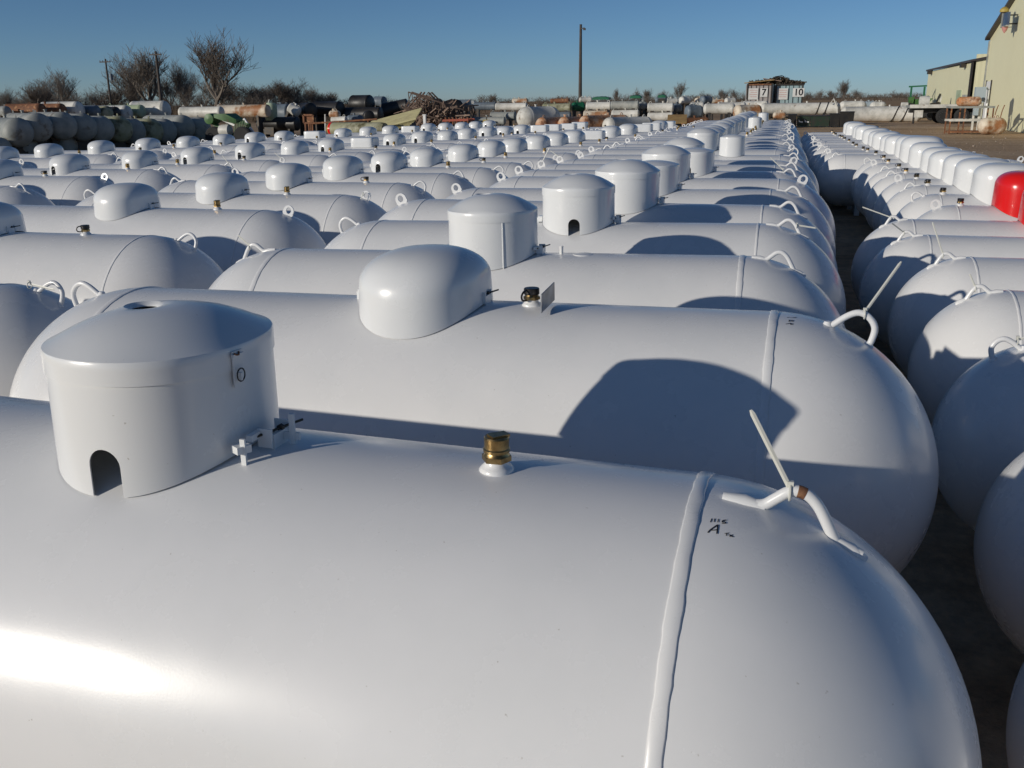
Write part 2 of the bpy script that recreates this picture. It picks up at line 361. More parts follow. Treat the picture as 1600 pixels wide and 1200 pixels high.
def hexring(r, n=6, ph=.3): return [(r*math.cos(2*math.pi*j/n+ph), r*math.sin(2*math.pi*j/n+ph)) for j in range(n)]
# valves, origin on the crest of the tank
v = MB(); v.lathe([(.030, -.006), (.031, .002), (.027, .007), (.0215, .011), (.0205, .020), (.0150, .021)], 28); K['boss'] = v.mesh('valve_boss', M['white'], True, 50)
v = MB(); hx = hexring(.0265)
v.rings([[(x, y, .0185) for x, y in hx], [(x, y, .028) for x, y in hx]]); v.lathe([(.0235, .028), (.0215, .031), (.0205, .034)], 28)
K['brass_body'] = v.mesh('fill_valve', M['brass'], True, 30)
v = MB(); v.lathe([(.0195, .033), (.0235, .035), (.0238, .040), (.0218, .042), (.0222, .060), (.0205, .0625), (.002, .063)], 32); K['brass_cap'] = v.mesh('valve_cap', M['brass'], True, 35)
v.box((.004, 0, .0635), (.034, .022, .004)); K['brass_cap'] = v.mesh('valve_cap', M['brass'], True, 35)
v = MB(); v.lathe([(.0225, .034), (.0245, .036), (.0248, .0385)]+[(.0245, .040), (.0245, .052), (.0225, .0545), (.002, .055)], 32)
v.tube(smooth_path([(-.022, 0, .050), (-.040, -.004, .048), (-.050, -.004, .036), (-.044, -.002, .022), (-.024, 0, .018)], 4), .0032, 8); K['black_cap'] = v.mesh('valve_cap', M['plastic'], True, 35)
# latch on the cover's right end and hinge on its left end (origin on the crest at the cover's centre)
def latch(a, white=True):
    mb = MB(); mb.box((a+.012, -.03, .022), (.030, .004, .036)); mb.box((a+.012, .03, .022), (.030, .004, .036)); mb.box((a+.024, 0, .012), (.006, .05, .03)); mb.box((a-.002, -.045, .03), (.012, .034, .012)); return mb
K['latch'] = latch(.212).mesh('latch', M['dome'], True, 30); K['hinge'] = MB().box((-.222, 0, .02), (.026, .05, .030)).box((-.238, 0, .012), (.012, .03, .03)).mesh('hinge', M['dome'], True, 30)
v = MB(); v.tube([(.21, -.055, .028), (.232, .01, .030), (.255, .055, .034)], .0026, 8); v.lathe([(.007, -.004), (.007, .004)], 6, 'y', (.232, .012, .030)); K['bolt'] = v.mesh('latch_bolt', M['darksteel'], True, 30)
# ------------------------------------------------------------------ tanks
ORD = 'first second third fourth fifth sixth seventh eighth ninth tenth eleventh twelfth thirteenth fourteenth fifteenth sixteenth seventeenth eighteenth nineteenth twentieth twenty-first twenty-second twenty-third twenty-fourth twenty-fifth twenty-sixth twenty-seventh twenty-eighth twenty-ninth thirtieth thirty-first thirty-second thirty-third thirty-fourth'.split()
DN = {'round': 'rounded dome', 'round_hole': 'holed rounded dome', 'box': 'box-shaped cover', 'can': 'tall lidded dome', 'can_hole': 'tall lidded, holed dome', 'can_hole2': 'shorter lidded dome', 'can_slim': 'narrow lidded dome', 'rwhite': 'glossy dome', 'rhole': 'holed dome', 'rred': 'glossy red dome', None: 'no dome'}
TIES = []
def tank(size, x, y, dz, yaw, tilt, dome, col, idx, lugs=('omega', 'omega'), valve='brass', vx=.75, seam='seam', dx=0., lvl=2, ddy=0., lugrot=(0, 0)):
    q = BIG if size == 'big' else SMALL; r, Lc, ax = q['r'], q['Lc'], q['ax']
    t = thing('propane_tank', f"white tank with {DN[dome]}, {ORD[idx]} from the front in {col}", 'propane tank', (x, y, gz(x)+dz), (0, -tilt, yaw), 'white propane tanks in rows')
    c = (0, 0, ax)
    link('shell', K[size, 'shell'], t, c)
    for s in (-1, 1): link('weld_seam', K[size, seam], t, (s*Lc/2, 0, ax), (0 if s > 0 else .0, 0, 0 if s > 0 else math.pi))
    for s in (-1, 1): link('foot', K[size, 'foot'], t, (s*Lc*.36, 0, 0))
    for s, lk, lr in ((1, lugs[0], lugrot[0]), (-1, lugs[1], lugrot[1])):
        if lk: link('lifting_lug', K[size, lk], t, (s*Lc/2, 0, ax), (lr, 0, 0 if s > 0 else math.pi))
    crest = (dx, 0, ax+r)
    if dome:
        cv = link('dome_cover', K[dome], t, crest, (R(random.uniform(-1.2, 1.2)) if lvl < 3 else 0, 0, 0))
        if dome in ('can', 'can_hole'): link('lid', K['lid' if idx == 0 else 'lid_high'], cv)
        if dome == 'can_hole2': link('lid', K['lid2'], cv)
        if dome == 'can_slim': link('lid', K['lid_slim'], cv)
        if dome == 'rred': cv['label'] = 'glossy red dome cover'
        if lvl > 1 and dome != 'can_slim':
            l = link('latch', K['latch'], t, crest); link('latch_bolt', K['bolt'], l); link('hinge', K['hinge'], t, crest)
            if dome in ('round', 'round_hole', 'box', 'can_hole2'): l.location.x -= .03
    if valve:
        vc = (vx, 0, ax+r)
        b = link('valve_boss', K['boss'], t, vc); fv = link('fill_valve', K['brass_body'], t, vc, (0, 0, random.uniform(0, 1)))
        link('valve_cap', K['brass_cap' if valve == 'brass' else 'black_cap'], fv, rot=(0, 0, random.uniform(-.6, .6) if valve == 'black' else 0))
    return t
CEN, LA, LB, LC, RC = 'the centre row', 'the first left row', 'the second left row', 'the third left row', 'the right row'
def fromseam(xr, y, ty, dh, tz):
    a = Vector((math.cos(ty)*math.cos(tz), math.sin(ty)*math.cos(tz), math.sin(tz))); c = Vector((xr, y, .6-dh))-a*(2.209/2); return c.x, c.y, c.z-.6
main = []
pr = [(-.110, 1.474, -.027, -.011, -.011), (.019, 2.798, -.027, -.031, .012), (-.128, 4.228, .016, .027, .012), (-.088, 5.34, 0, .019, .013), (-.10, 6.117, 0, 0, -.002), (-.06, 7.197, .001, 0, .006)]
spec = [('can_hole', 'omega', 'brass', .755, 'seam'), ('round', 'hoop', 'black', .372, 'seam'), ('can', 'omega', None, 0, 'seam'), ('can_hole', 'omega', None, 0, 'seam_thin'), ('can', 'omega', None, 0, 'seam_thin'), ('can_hole2', 'omega', None, 0, 'seam_thin')]
dxs = [.090, .02, -.02, .11, .26, .26]
for i, (p, s) in enumerate(zip(pr, spec)):
    x, y, dz = fromseam(*p)
    main.append(tank('big', x, y, dz, p[2], p[4], s[0], CEN, i, (s[1], ['hoop', 'hoop', 'omega', 'hoop', 'plate', 'plate'][i]), s[2], s[3], s[4], dx=dxs[i], lvl=3))
ymain = [8.28, 9.15, 10.0, 10.9, 11.9, 12.9, 13.9, 14.9, 15.9, 16.9, 17.9, 18.9, 19.9, 20.9, 21.9, 22.9, 23.9, 24.9, 25.9, 26.9, 27.9, 28.9, 29.9, 30.9]
dm = ['can', 'can_hole2', 'can', None, 'can_slim', 'can', 'can_hole', 'can', 'can', 'can_hole2', 'can', 'can', 'can', 'can', 'can', 'can_slim', 'can', 'can', 'can', 'can', 'can', 'can', 'can_slim', 'can']
lg = ['plate', 'omega', 'omega', 'plate', 'omega', 'hoop']
for i, y in enumerate(ymain):
    xr = -.06+random.uniform(-.05, .05)-.002*(y-8)
    main.append(tank('big', xr-1.105, y, random.uniform(-.012, .012), R(random.uniform(-.5, .5)), 0, dm[i], CEN, 6+i, (lg[i % 6], lg[(i+1) % 6] if i > 4 else 'plate'), None if i < 10 else 'brass', .6, 'seam_thin', dx=([.17, .40, .2, 0, .55]+[.18]*30)[i] if dm[i] != 'can_slim' else .55, lvl=2 if i < 8 else 1))
L1 = [(-4.22, 3.15, None), (-4.56, 4.60, 'round'), (-4.6, 6.0, 'round'), (-4.57, 7.22, 'round'), (-4.54, 8.33, 'round'), (-4.5, 9.45, 'round'), (-4.41, 10.5, 'round_hole'), (-4.32, 11.5, 'round'), (-4.2, 12.6, 'round'), (-4.1, 13.6, 'round'), (-4.03, 14.6, 'round'), (-3.9, 15.6, 'round'), (-3.81, 16.6, 'round'), (-3.7, 17.55, 'round'), (-3.52, 18.5, 'box'), (-3.35, 19.45, 'round'), (-3.15, 20.4, 'round'), (-2.98, 21.35, 'box'), (-2.9, 22.3, 'box'), (-2.85, 23.25, 'round'), (-2.8, 24.2, 'box')]
for i, (x, y, d) in enumerate(L1):
    tank('big', x, y, random.uniform(-.01, .01), R(random.uniform(-1, 1)), 0, d, LA, i, (['hoop', 'hoop', 'plate', 'plate', 'hoop', 'omega'][i % 6], lg[(i*5+2) % 6]), 'black' if i % 3 == 1 else 'brass', [-.6, .72, .75, .6, .8][i % 5] if i else -.3, 'seam_thin', lvl=2 if i < 9 else 1, lugrot=(R(random.uniform(-14, 4)), 0))
L2 = [(-8.5, 5.6, None), (-8.45, 6.7, 'round'), (-8.4, 7.75, 'round'), (-8.35, 8.8, 'round'), (-8.27, 9.82, 'round_hole'), (-8.02, 10.81, 'round'), (-7.83, 11.65, 'round_hole'), (-7.59, 12.5, 'round_hole'), (-7.39, 13.35, 'round'), (-7.25, 14.1, 'round_hole'), (-7.09, 14.85, 'box'), (-6.94, 15.6, 'round_hole'), (-6.77, 16.3, 'round_hole'), (-6.6, 17.0, 'round'), (-6.51, 17.7, 'round'), (-6.35, 18.4, 'round_hole'), (-6.24, 19.1, 'round_hole'), (-6.1, 19.8, 'round_hole'), (-5.9, 20.5, 'box'), (-5.8, 21.2, 'box'), (-5.6, 21.9, 'box'), (-5.5, 22.6, 'box')]
DX = {}
for i, (x, y, d) in enumerate(L2):
    y2 = 9.82+(i-4)*1.0 if i > 4 else y          # tanks keep their width, the row simply runs on
    x2 = x
    tank('big', x2, y2, random.uniform(-.01, .01), R(random.uniform(-1, 1)), 0, d, LB, i, (lg[(i*5) % 6], lg[(i*7+2) % 6]), 'black' if i % 3 == 0 else 'brass', [.55, .72, -.6, .6, .8][i % 5], 'seam_thin', lvl=2 if i < 8 else 1, lugrot=(R(random.uniform(-14, 4)), 0))
L3 = [(-12.0, 10.6, 'round'), (-11.95, 11.7, 'round'), (-11.93, 12.7, 'round'), (-11.91, 13.69, 'round'), (-11.65, 14.68, 'round'), (-11.39, 15.65, 'round'), (-11.18, 16.62, 'round'), (-11.0, 17.6, 'round'), (-10.85, 18.57, 'round_hole'), (-10.69, 19.54, 'round'), (-10.43, 20.5, 'box'), (-10.19, 21.5, 'round'), (-9.96, 22.45, 'round'), (-9.76, 23.4, 'round'), (-9.6, 24.4, 'box'), (-9.44, 25.35, 'round_hole'), (-9.28, 26.3, 'round'), (-9.12, 27.3, 'round'), (-9.0, 28.25, 'round'), (-8.86, 29.2, 'round_hole')]
for i, (x, y, d) in enumerate(L3):
    tank('big', x, y, random.uniform(-.01, .01), R(random.uniform(-1, 1)), 0, d, LC, i, (lg[(i*5+1) % 6], lg[(i*7+2) % 6]), 'black' if i % 2 == 0 else 'brass', [.55, .72, -.6, .6, .8][i % 5], 'seam_thin', lvl=1, lugrot=(R(random.uniform(-14, 4)), 0))
RX = [(.89, .9, None), (.89, 1.78, 'rwhite'), (.98, 2.68, 'rwhite'), (.97, 3.53, 'rwhite'), (1.0, 4.49, 'rwhite'), (1.0, 5.44, 'rwhite'), (.92, 6.45, 'rwhite'), (.92, 7.3, 'rred'), (.93, 8.25, 'rred'), (.93, 9.15, 'rwhite'), (.92, 10.05, 'rwhite'), (.93, 10.95, 'rwhite'), (.92, 11.85, 'rwhite'), (.94, 12.75, 'rwhite'), (.9, 13.65, 'rwhite'), (.92, 14.5, 'rhole'), (.9, 15.4, 'rhole'), (.85, 16.3, 'rwhite'), (.85, 17.2, 'rhole'), (.8, 18.1, 'rwhite'), (.8, 19., 'rwhite'), (.78, 19.9, 'rwhite'), (.75, 20.8, None), (.75, 21.7, 'rwhite'), (.75, 22.6, 'rwhite'), (.7, 23.5, None), (.7, 24.4, 'rhole'), (.7, 25.3, 'rwhite')]
RL = ['omega', 'hoop', 'plate', 'hoop', 'omega', 'omega', 'omega', 'omega']
for i, (xl, y, d) in enumerate(RX):
    far = 8 <= i <= 15                              # the middle of the row stands further right
    tk = tank('small', xl+.81+(.42 if far else 0), y, random.uniform(-.012, .012), R(random.uniform(-1.2, 1.2)), 0, d, RC, i, ('plate', RL[i] if i < 8 else lg[(i*5+2) % 6]), 'black' if i > 7 else None, -.78 if far else -.37, 'seam_thin', lvl=1, dx=-.30 if far else .12)
    for o in tk.children:
        if o.name.startswith('dome_cover'): o.rotation_euler.z = R(random.uniform(-4, 4)); o.scale = (1.12, 1.12, 1.2) if i == 15 else (random.uniform(.94, 1.03), 1, random.uniform(.94, 1.06))
# ------------------------------------------------------------------ details on the two nearest tanks
t1, t2, t3 = main[:3]
bpy.context.view_layer.update()
def wloc(t, p): return t.matrix_world.inverted() @ Vector(p)
def hit_head(t, u, v, right=True, lift=.0006):      # point of the tank's right head under a photo pixel
    d = (fw+rt*((u-800)/FPX)-up*((v-600)/FPX)); inv = t.matrix_world.inverted(); o = inv @ Vector((0, 0, EYE)); d = (inv.to_3x3() @ d)
    c = Vector((2.209/2, 0, .6)); S_ = lambda q: Vector((q.x/1.017, q.y, q.z)); o2, d2 = S_(o-c), S_(d); rr = .475+lift
    A, B, C_ = d2.dot(d2), 2*o2.dot(d2), o2.dot(o2)-rr*rr; disc = B*B-4*A*C_
    k = (-B-math.sqrt(max(disc, 0)))/(2*A); return o+d*k
def strokes(t, lines, w_, name='marking'):
    mb = MB()
    for ln in lines:
        P = smooth_path([hit_head(t, *p) for p in ln], 3) if len(ln) > 2 else [hit_head(t, *p) for p in ln]
        c = Vector((2.209/2, 0, .6)); a, b = [], []
        for i, p in enumerate(P):
            tg = (P[min(i+1, len(P)-1)]-P[max(i-1, 0)]).normalized(); nr = (p-c).normalized(); sd = tg.cross(nr).normalized()*w_*(1 if 0 < i < len(P)-1 else .7); a.append(p-sd); b.append(p+sd)
        o = len(mb.v); mb.v += [tuple(x) for x in a+b]; n = len(P); mb.f += [(o+i, o+i+1, o+n+i+1, o+n+i) for i in range(n-1)]
    return part(name, mb, 'ink', t, False)
z4 = lambda L_: [(1040+x/4.285, 620+y/4.285) for x, y in L_]
strokes(t1, [z4(l) for l in ([(300, 840), (310, 815)], [(325, 838), (330, 815)], [(350, 840), (354, 817)], [(408, 824), (385, 828), (380, 838), (398, 838), (400, 846), (376, 846)],
    [(282, 910), (300, 890), (325, 872), (350, 855)], [(350, 855), (347, 888), (343, 918)], [(296, 892), (325, 892), (350, 888)], [(395, 914), (425, 911)], [(411, 912), (406, 930)], [(424, 922), (440, 932), (456, 938)], [(450, 922), (428, 936)])], .0011)
z5 = lambda L_: [(1140+x/5.714, 380+y/5.714) for x, y in L_]
strokes(t2, [z5(l) for l in ([(510, 663), (530, 661), (560, 664), (598, 660)], [(580, 664), (596, 668)], [(525, 685), (540, 685), (528, 697), (544, 697)], [(552, 687), (566, 687), (568, 695), (554, 697), (552, 687)],
    [(500, 722), (520, 718), (545, 712)], [(548, 712), (545, 726), (570, 724)], [(550, 718), (570, 714)])], .0013)
# hasp with a rusty ring on the nearest lidded dome
cvr = [o for o in t1.children if o.name.startswith('dome_cover')][0]; cvr.scale.x = .945
hs = MB(); ang = R(-13); px, py = plan(ang, .204, .2155, 2.15); hr = Matrix.Rotation(ang+R(4), 3, 'Z')
hs.box((px+.0035, py-.0015, .160), (.003, .026, .066), hr); hs.box((px+.006, py-.003, .185), (.006, .028, .006), hr); hs.box((px+.009, py-.005, .145), (.010, .004, .016), hr)
hb = part('hasp', hs, 'dome', cvr); rg = MB(); c0 = Vector((px+.013, py-.007, .150)); ex = hr @ Vector((0, 1, 0)); ez = Vector((0, 0, 1))
rg.tube([c0+ex*.010*math.cos(a)+ez*.012*math.sin(a) for a in [2*math.pi*i/16 for i in range(16)]], .0014, 6, close=True); part('hasp_ring', rg, 'darksteel', hb)
rg = MB(); rg.tube([(px+.006+.004*math.sin(i), py-.004+.01*(i-2)/2, .188+.002*math.cos(i*2)) for i in range(5)], .0018, 6); part('hasp_pin', rg, 'rust', hb)
lt = MB(); lt.box((.200, -.085, .020), (.024, .028, .014), Matrix.Rotation(R(-30), 3, 'Z')); lt.box((.207, -.090, .010), (.010, .005, .060)); part('latch_bracket', lt, 'dome', t1, loc=(.098, 0, 1.075)); lt = MB(); lt.box((.250, .01, .030), (.010, .006, .06)); lt.box((.247, .012, .016), (.034, .005, .014)); part('latch_bracket', lt, 'dome', t1, loc=(.098, 0, 1.075))
# metal tag plate beside the second tank's valve
pm = MB(); p0, p1 = wloc(t2, (-.668, 2.70, 1.098)), wloc(t2, (-.664, 2.86, 1.108)); h_ = Vector((0, 0, .056)); n_ = Vector((.0018, 0, 0)); o_ = [p0, p1, p1+h_, p0+h_+Vector((0, .01, 0))]
pm.rings([[p-n_ for p in o_], [p+n_ for p in o_]]); part('tag_plate', pm, 'alu', t2, False)
# small fittings on the third tank
lt = MB(); lt.lathe([(.009, -.004), (.009, .03), (.010, .032), (.010, .036)], 12, 'z', (.30, 0, 1.075)); lt.lathe([(.05, -.004), (.046, .003), (.02, .006)], 20, 'z', (.40, 0, 1.073)); part('nozzle', lt, 'white', t3)
# ------------------------------------------------------------------ cable ties on the lugs
def tie(base, tip, label, w_=.0042, sag=.0):
    base, tip = Vector(base), Vector(tip); d = tip-base
    t = thing('cable_tie', label, 'cable tie', base, group='white cable ties on the lifting lugs')
    mid = d*.5+Vector((0, 0, sag)); mb = MB(); mb.tube(smooth_path([(0, 0, 0), tuple(mid), tuple(d)], 6), [w_]*12+[w_*.5], 4, flat=.35); part('strap', mb, 'tie', t, False)
    lp = MB(); lp.tube([(0, .013*math.cos(a), -.006+.013*math.sin(a)) for a in [2*math.pi*i/14 for i in range(14)]], .0022, 6, close=True); part('loop', lp, 'tie', t)
    part('tie_head', MB().box((0, 0, .008), (.010, .008, .010)), 'tie', t, False)
def P(t, x, z, y=0): return t.matrix_world @ Vector((2.209/2+x, y, .6+z))
tie(P(t1, .145, .500), (-.022, 1.47, 1.237), 'white cable tie standing upright on the nearest tank\'s bent lug')
tie(P(t2, .248, .492), (.344, 2.86, 1.262), 'long white cable tie leaning right from the second tank\'s hoop lug')
tie(P(main[3], .20, .47), tuple(P(main[3], .30, .455)), 'short white cable tie pointing right on the fourth centre tank\'s lug')
tie(P(main[7], .1, .49), tuple(P(main[7], -.02, .60)), 'cable tie leaning left on the eighth centre tank\'s lug')
def ltie(tk, sz, lab, dx_, dz_, dy_=0):
    q = BIG if sz == 'big' else SMALL; s = -1 if dx_[0] < 0 else 1; k = q['r']/.475
    b = tk.matrix_world @ Vector((s*(q['Lc']/2+.18*k), 0, q['ax']+.49*k)); tie(b, b+Vector((dx_[1], dy_, dz_)), lab)
alltanks = [o for o in S.objects if o.name.startswith('propane_tank')]
RT = [o for o in alltanks if 'the right row' in o['label']]; LT = [o for o in alltanks if 'the first left row' in o['label']]; L2T = [o for o in alltanks if 'the second left row' in o['label']]
ltie(RT[3], 'small', 'cable tie sloping up right from the fourth right-row tank\'s lug', (-1, .19), .06)
ltie(RT[4], 'small', 'short cable tie curling on the fifth right-row tank\'s lug', (-1, -.03), .06)
ltie(RT[5], 'small', 'cable tie standing up on the sixth right-row tank\'s lug', (-1, -.07), .17)
ltie(RT[6], 'small', 'cable tie lying back on the seventh right-row tank\'s lug', (-1, -.09), .07, -.1)
ltie(RT[7], 'small', 'cable tie pointing left over the gap from the right row', (-1, -.20), .07)
ltie(LT[3], 'big', 'cable tie on the right lug of the fourth tank left of centre', (1, -.03), -.07, -.02)
ltie(LT[0], 'big', 'cable tie lying right of the nearest left-row lug', (1, .12), -.02)
ltie(main[2], 'big', 'cable tie leaning left on the third centre tank\'s far lug', (-1, -.06), .05)
ltie(main[8], 'big', 'tall cable tie on the left lug of the ninth centre tank', (-1, .08), .15)
ltie(main[9], 'big', 'cable tie sloping left from the tenth centre tank\'s lug', (-1, -.12), .08)
ltie(L2T[6], 'big', 'cable tie on the seventh tank\'s lug in the second left row', (1, -.1), .08)
ltie(L2T[5], 'big', 'cable tie hanging on the sixth tank\'s lug in the second left row', (1, -.08), .10)
# ================================================================== the yard behind
def cyl_bm(r, L_, hd=.5, n=40, cap='head'):
    prof = []
    for i in range(9):
        a = math.pi/2*(1-i/8); prof.append((max(r*math.cos(a), .001), -L_/2+r*hd-r*hd*math.sin(a))) if cap == 'head' else None
    if cap != 'head': prof = [(.001, -L_/2), (r*.98, -L_/2), (r, -L_/2+.01)]
    if cap == 'head': prof += [(r*1.012, -L_/2+r*hd+.01), (r*1.012, -L_/2+r*hd+.05), (r, -L_/2+r*hd+.06)]
    return prof+[(p, -z) for p, z in reversed(prof)]
def vessel(name, label, cat, c, L_, r, material, group=None, yaw=0., pitch=0., hd=.5, stand=False, fit=True, straps=0, cap='head', roll=0.):
    t = thing(name, label, cat, c, (roll, -pitch, yaw), group)
    part('shell', MB().lathe(cyl_bm(r, L_, hd, cap=cap), 40, 'x'), material, t, ang=35)
    if fit:
        f = MB(); f.lathe([(.05, r*.96), (.05, r+.07), (.075, r+.07), (.075, r+.10), (.01, r+.10)], 12, 'z', (random.uniform(-.1, .1)*L_, 0, 0)); part('nozzle', f, material, t)
        for s_ in (-1, 1):
            f = MB(); x = s_*(L_/2-r*hd-.12); f.tube([(x-.06, 0, r-.01), (x-.05, 0, r+.06), (x, 0, r+.09), (x+.05, 0, r+.06), (x+.06, 0, r-.01)], .016, 6); part('lifting_lug', f, material, t)
    if stand and c[2]-r > .05:
        zb = -(c[2]-gz(c[0]))
        for s_ in (-1, 1):
            f = MB(); x = s_*L_*.3; f.box((x, 0, (zb-r*.8)/2), (.12, r*1.3, -zb-r*.8)); f.box((x, 0, -r*.86), (.16, r*1.45, .12)); part('stand', f, 'darksteel', t, False)
    for k in range(straps):
        f = MB(); x = L_*(.22+.1*k); f.tube([(x+.25*math.sin(a)*.5, (r+.012)*math.cos(a), (r+.012)*math.sin(a)) for a in [2*math.pi*i/30 for i in range(30)]], .03, 6, close=True); part('strap', f, 'darksteel', t)
    return t
def side(label, u0, u1, v0, v1, D, material, group, name='storage_tank', **k):
    c = at((u0+u1)/2, (v0+v1)/2, D); L_ = (u1-u0)*D/FPX/math.cos(YAW)*1.0; r = (v1-v0)/2*D/FPX
    return vessel(name, label, 'storage tank', c, max(L_, 2.1*r), r, material, group, **k)
OW = 'old tanks lined up on the left'
old = [(24,207,20),(56,199,20),(92,197,20),(123,199,19),(152,202,18.5),(181,202,17.5),(205,205,17),(231,205,17),(255,205,16),(281,199,19),(310,202,17)]
odn = ['pale grey old tank, leftmost of the dark row', 'grey old tank with a lit top, second from left in the dark row', 'broad grey old tank, third from left in the dark row', 'darker grey old tank, fourth from left in the dark row', 'patchy grey old tank, fifth from left in the dark row', 'mossy-topped old tank, sixth from left in the dark row', 'plain grey old tank, seventh from left in the dark row', 'olive-topped old tank, eighth from left in the dark row', 'small grey old tank, ninth from left in the dark row', 'plain old tank, tenth from left in the dark row', 'last old tank of the dark row, beside the green machine']
for i, (u, v, rp) in enumerate(old):
    D = 33.5+.78*i; c = at(u, v, D); L_ = 4.2; c += Vector((-.79, .62, 0))*(L_/2-.3)
    c.z = max(c.z, .52+gz(c.x)); vessel('old_tank', odn[i], 'old tank', c, L_, .5, ['oldgrey', 'oldgrey', 'oldgrey', 'oldgrey', 'oldgrey', 'olive', 'oldgrey', 'olive', 'oldgrey', 'oldgrey', 'oldgrey'][i], OW, hd=.62, yaw=R(-34+random.uniform(-2, 2)), stand=True)
for i, (u, v) in enumerate([(4, 226), (45, 222), (108, 224)]):     # low layer at the foot of the row
    D = 33+i*1.5; c = at(u, v, D); c.x -= 1.6; c.z = .42+gz(c.x); vessel('old_tank', ['low grey tank lying at the far left below the dark row', 'second low grey tank under the dark row', 'third low grey tank, right of the other two'][i], 'old tank', c, 3.6, .42, 'oldgrey', OW, hd=.6)
BK = 'tanks piled behind the dark row'
back = [(12,174,8,.5,'oldgrey','pale tank top at the far left edge'),(63,173,11,.4,'rust','brown rusty tank behind the dark row'),(94,172,10,.4,'rust','second brown rusty tank, smaller'),(120,173,14,.42,'dirtywhite','white tank between the rusty ones and dark row'),(146,174,9,.35,'bluegrey','small bluish tank behind the dark row'),(168,177,11,.4,'olive','tan and green tank behind the dark row'),(180,176,9,.42,'black','dark brown burnt tank behind the dark row'),(198,177,12,.42,'dirtywhite','white round-ended tank behind the dark row'),(218,174,10,.42,'palegreen','pale green tank behind the dark row'),(256,172,14,.42,'dirtywhite','bright white tank left of the long white one')]
for i, (u, v, rp, r, mt, lb) in enumerate(back):
    D = 50+i*.8; c = at(u, v, D); L_ = 2.6; c.x -= 1.0; vessel('scrap_tank', lb, 'scrap tank', c, L_, rp*D/FPX, mt, BK, hd=.6, yaw=R(random.uniform(-12, 12)), stand=True, fit=i % 2 == 0)
side('long white tank lying behind the dark row', 277, 352, 167, 184, 52, 'dirtywhite', BK, hd=.5, stand=True)
side('long beige tank with a peeling rusty top', 336, 424, 164, 183, 55, 'rustwhite', BK, hd=.3, stand=True)
# centre: culverts and scrap
CU = 'black culvert tanks'
def culv(lb, u0, u1, v0, v1, D, **k):
    c = at((u0+u1)/2, (v0+v1)/2, D); r = (v1-v0)/2*D/FPX; L_ = (u1-u0)*D/FPX
    return vessel('black_tank', lb, 'black tank', c, max(L_, r*1.5), r, k.pop('m', 'black'), CU, hd=.25, stand=True, fit=False, **k)
culv('black tank, leftmost of the black ones', 462, 496, 161, 184, 58, yaw=R(-35)); culv('black tank beside the leftmost black one', 484, 540, 159, 182, 59, yaw=R(-15))
culv('big black tank on top of the pile', 546, 584, 149, 175, 60, yaw=R(-12)); culv('dark grey-blue tank top right of the big black one', 583, 604, 151, 166, 62, m='bluegrey', yaw=R(-20))
culv('long black tank under the big one', 520, 600, 168, 190, 59); culv('open-ended rusty black pipe low in the pile', 566, 586, 173, 190, 56, yaw=R(-60)); culv('black tank right of the pile, behind the yellow sheets', 596, 640, 158, 182, 61, yaw=R(14), pitch=R(10))
culv('small black tank behind the scrap heap', 676, 692, 154, 168, 60, yaw=R(-55)); culv('black tank with a white end right of the heap', 700, 722, 156, 178, 60, yaw=R(-50)); culv('blue-grey tank beside the black one right of the heap', 716, 736, 156, 173, 61, m='bluegrey')
culv('black tank low behind the rusty frame', 400, 470, 183, 204, 56)
t = thing('vertical_tank', 'pale green upright tank leaning by the black ones', 'upright tank', at(424, 188, 56), (0, R(4), 0)); sc_ = 56/FPX
part('shell', MB().lathe([(.001, 0), (9*sc_, 0), (9.4*sc_, .05), (9*sc_, 22*sc_), (7*sc_, 26*sc_), (.001, 27*sc_)], 28), 'palegreen', t); part('pipe', MB().tube([(-.2, 0, 24*sc_), (-.1, 0, 31*sc_)], .04), 'dirtywhite', t)
z0 = at(424, 188, 56).z; part('stand', MB().box((0, 0, -z0/2), (.6, .6, z0)), 'darksteel', t, False)
side('white tank standing right of the pale green one', 432, 452, 163, 190, 58, 'bluegrey', BK, hd=.3, stand=True)
side('tilted grey-white tank left of the black ones', 450, 469, 164, 180, 57, 'dirtywhite', BK, hd=.3, pitch=R(-30), stand=True)
side('grey conical-ended tank half buried below the black pile', 541, 568, 180, 192, 52, 'bluegrey', BK, hd=.9); side('cream box-bodied tank below the black pile', 518, 542, 182, 193, 51, 'dirtywhite', BK, hd=.1)
side('small orange-topped tank on the cream one', 514, 532, 173, 184, 51, 'rustwhite', BK, hd=.7)
# rusty frame
t = thing('rusty_frame', 'rusty square steel frame on legs in front of the black tanks', 'frame', at(482, 186, 47)); q = 47/FPX
mb = MB()
for a, b in (((-8,-3),(8,-3)),((-8,3),(8,3)),((-8,-3),(-8,3)),((8,-3),(8,3))): mb.bar((a[0]*q, 0, a[1]*q*2), (b[0]*q, 0, b[1]*q*2), .09)
part('frame', mb, 'rust', t, False); part('panel', MB().box((0, .06, 0), (16*q, .02, 12*q)), 'rust', t, False)
for x in (-6, 0, 6): part('leg', MB().bar((x*q, 0, -6*q), (x*q, 0, -at(482, 186, 47).z), .07), 'rust', t, False)
t = thing('pipe_rack', 'low red pipe rack beside the red-banded drum', 'rack', at(520, 193, 46)); mb = MB(); q = 46/FPX; zb = at(520, 193, 46).z
part('rail', MB().tube([(-40*q, 0, 0), (75*q, 0, 6*q)], .045), 'rust', t); part('post', MB().tube([(-12*q, 0, 14*q), (-14*q, 0, -zb)], .04), 'dirtywhite', t); part('post', MB().tube([(-38*q, 0, 0), (-38*q, 0, -zb)], .04), 'rust', t); part('post', MB().tube([(60*q, 0, 5*q), (60*q, 0, -zb)], .04), 'rust', t)
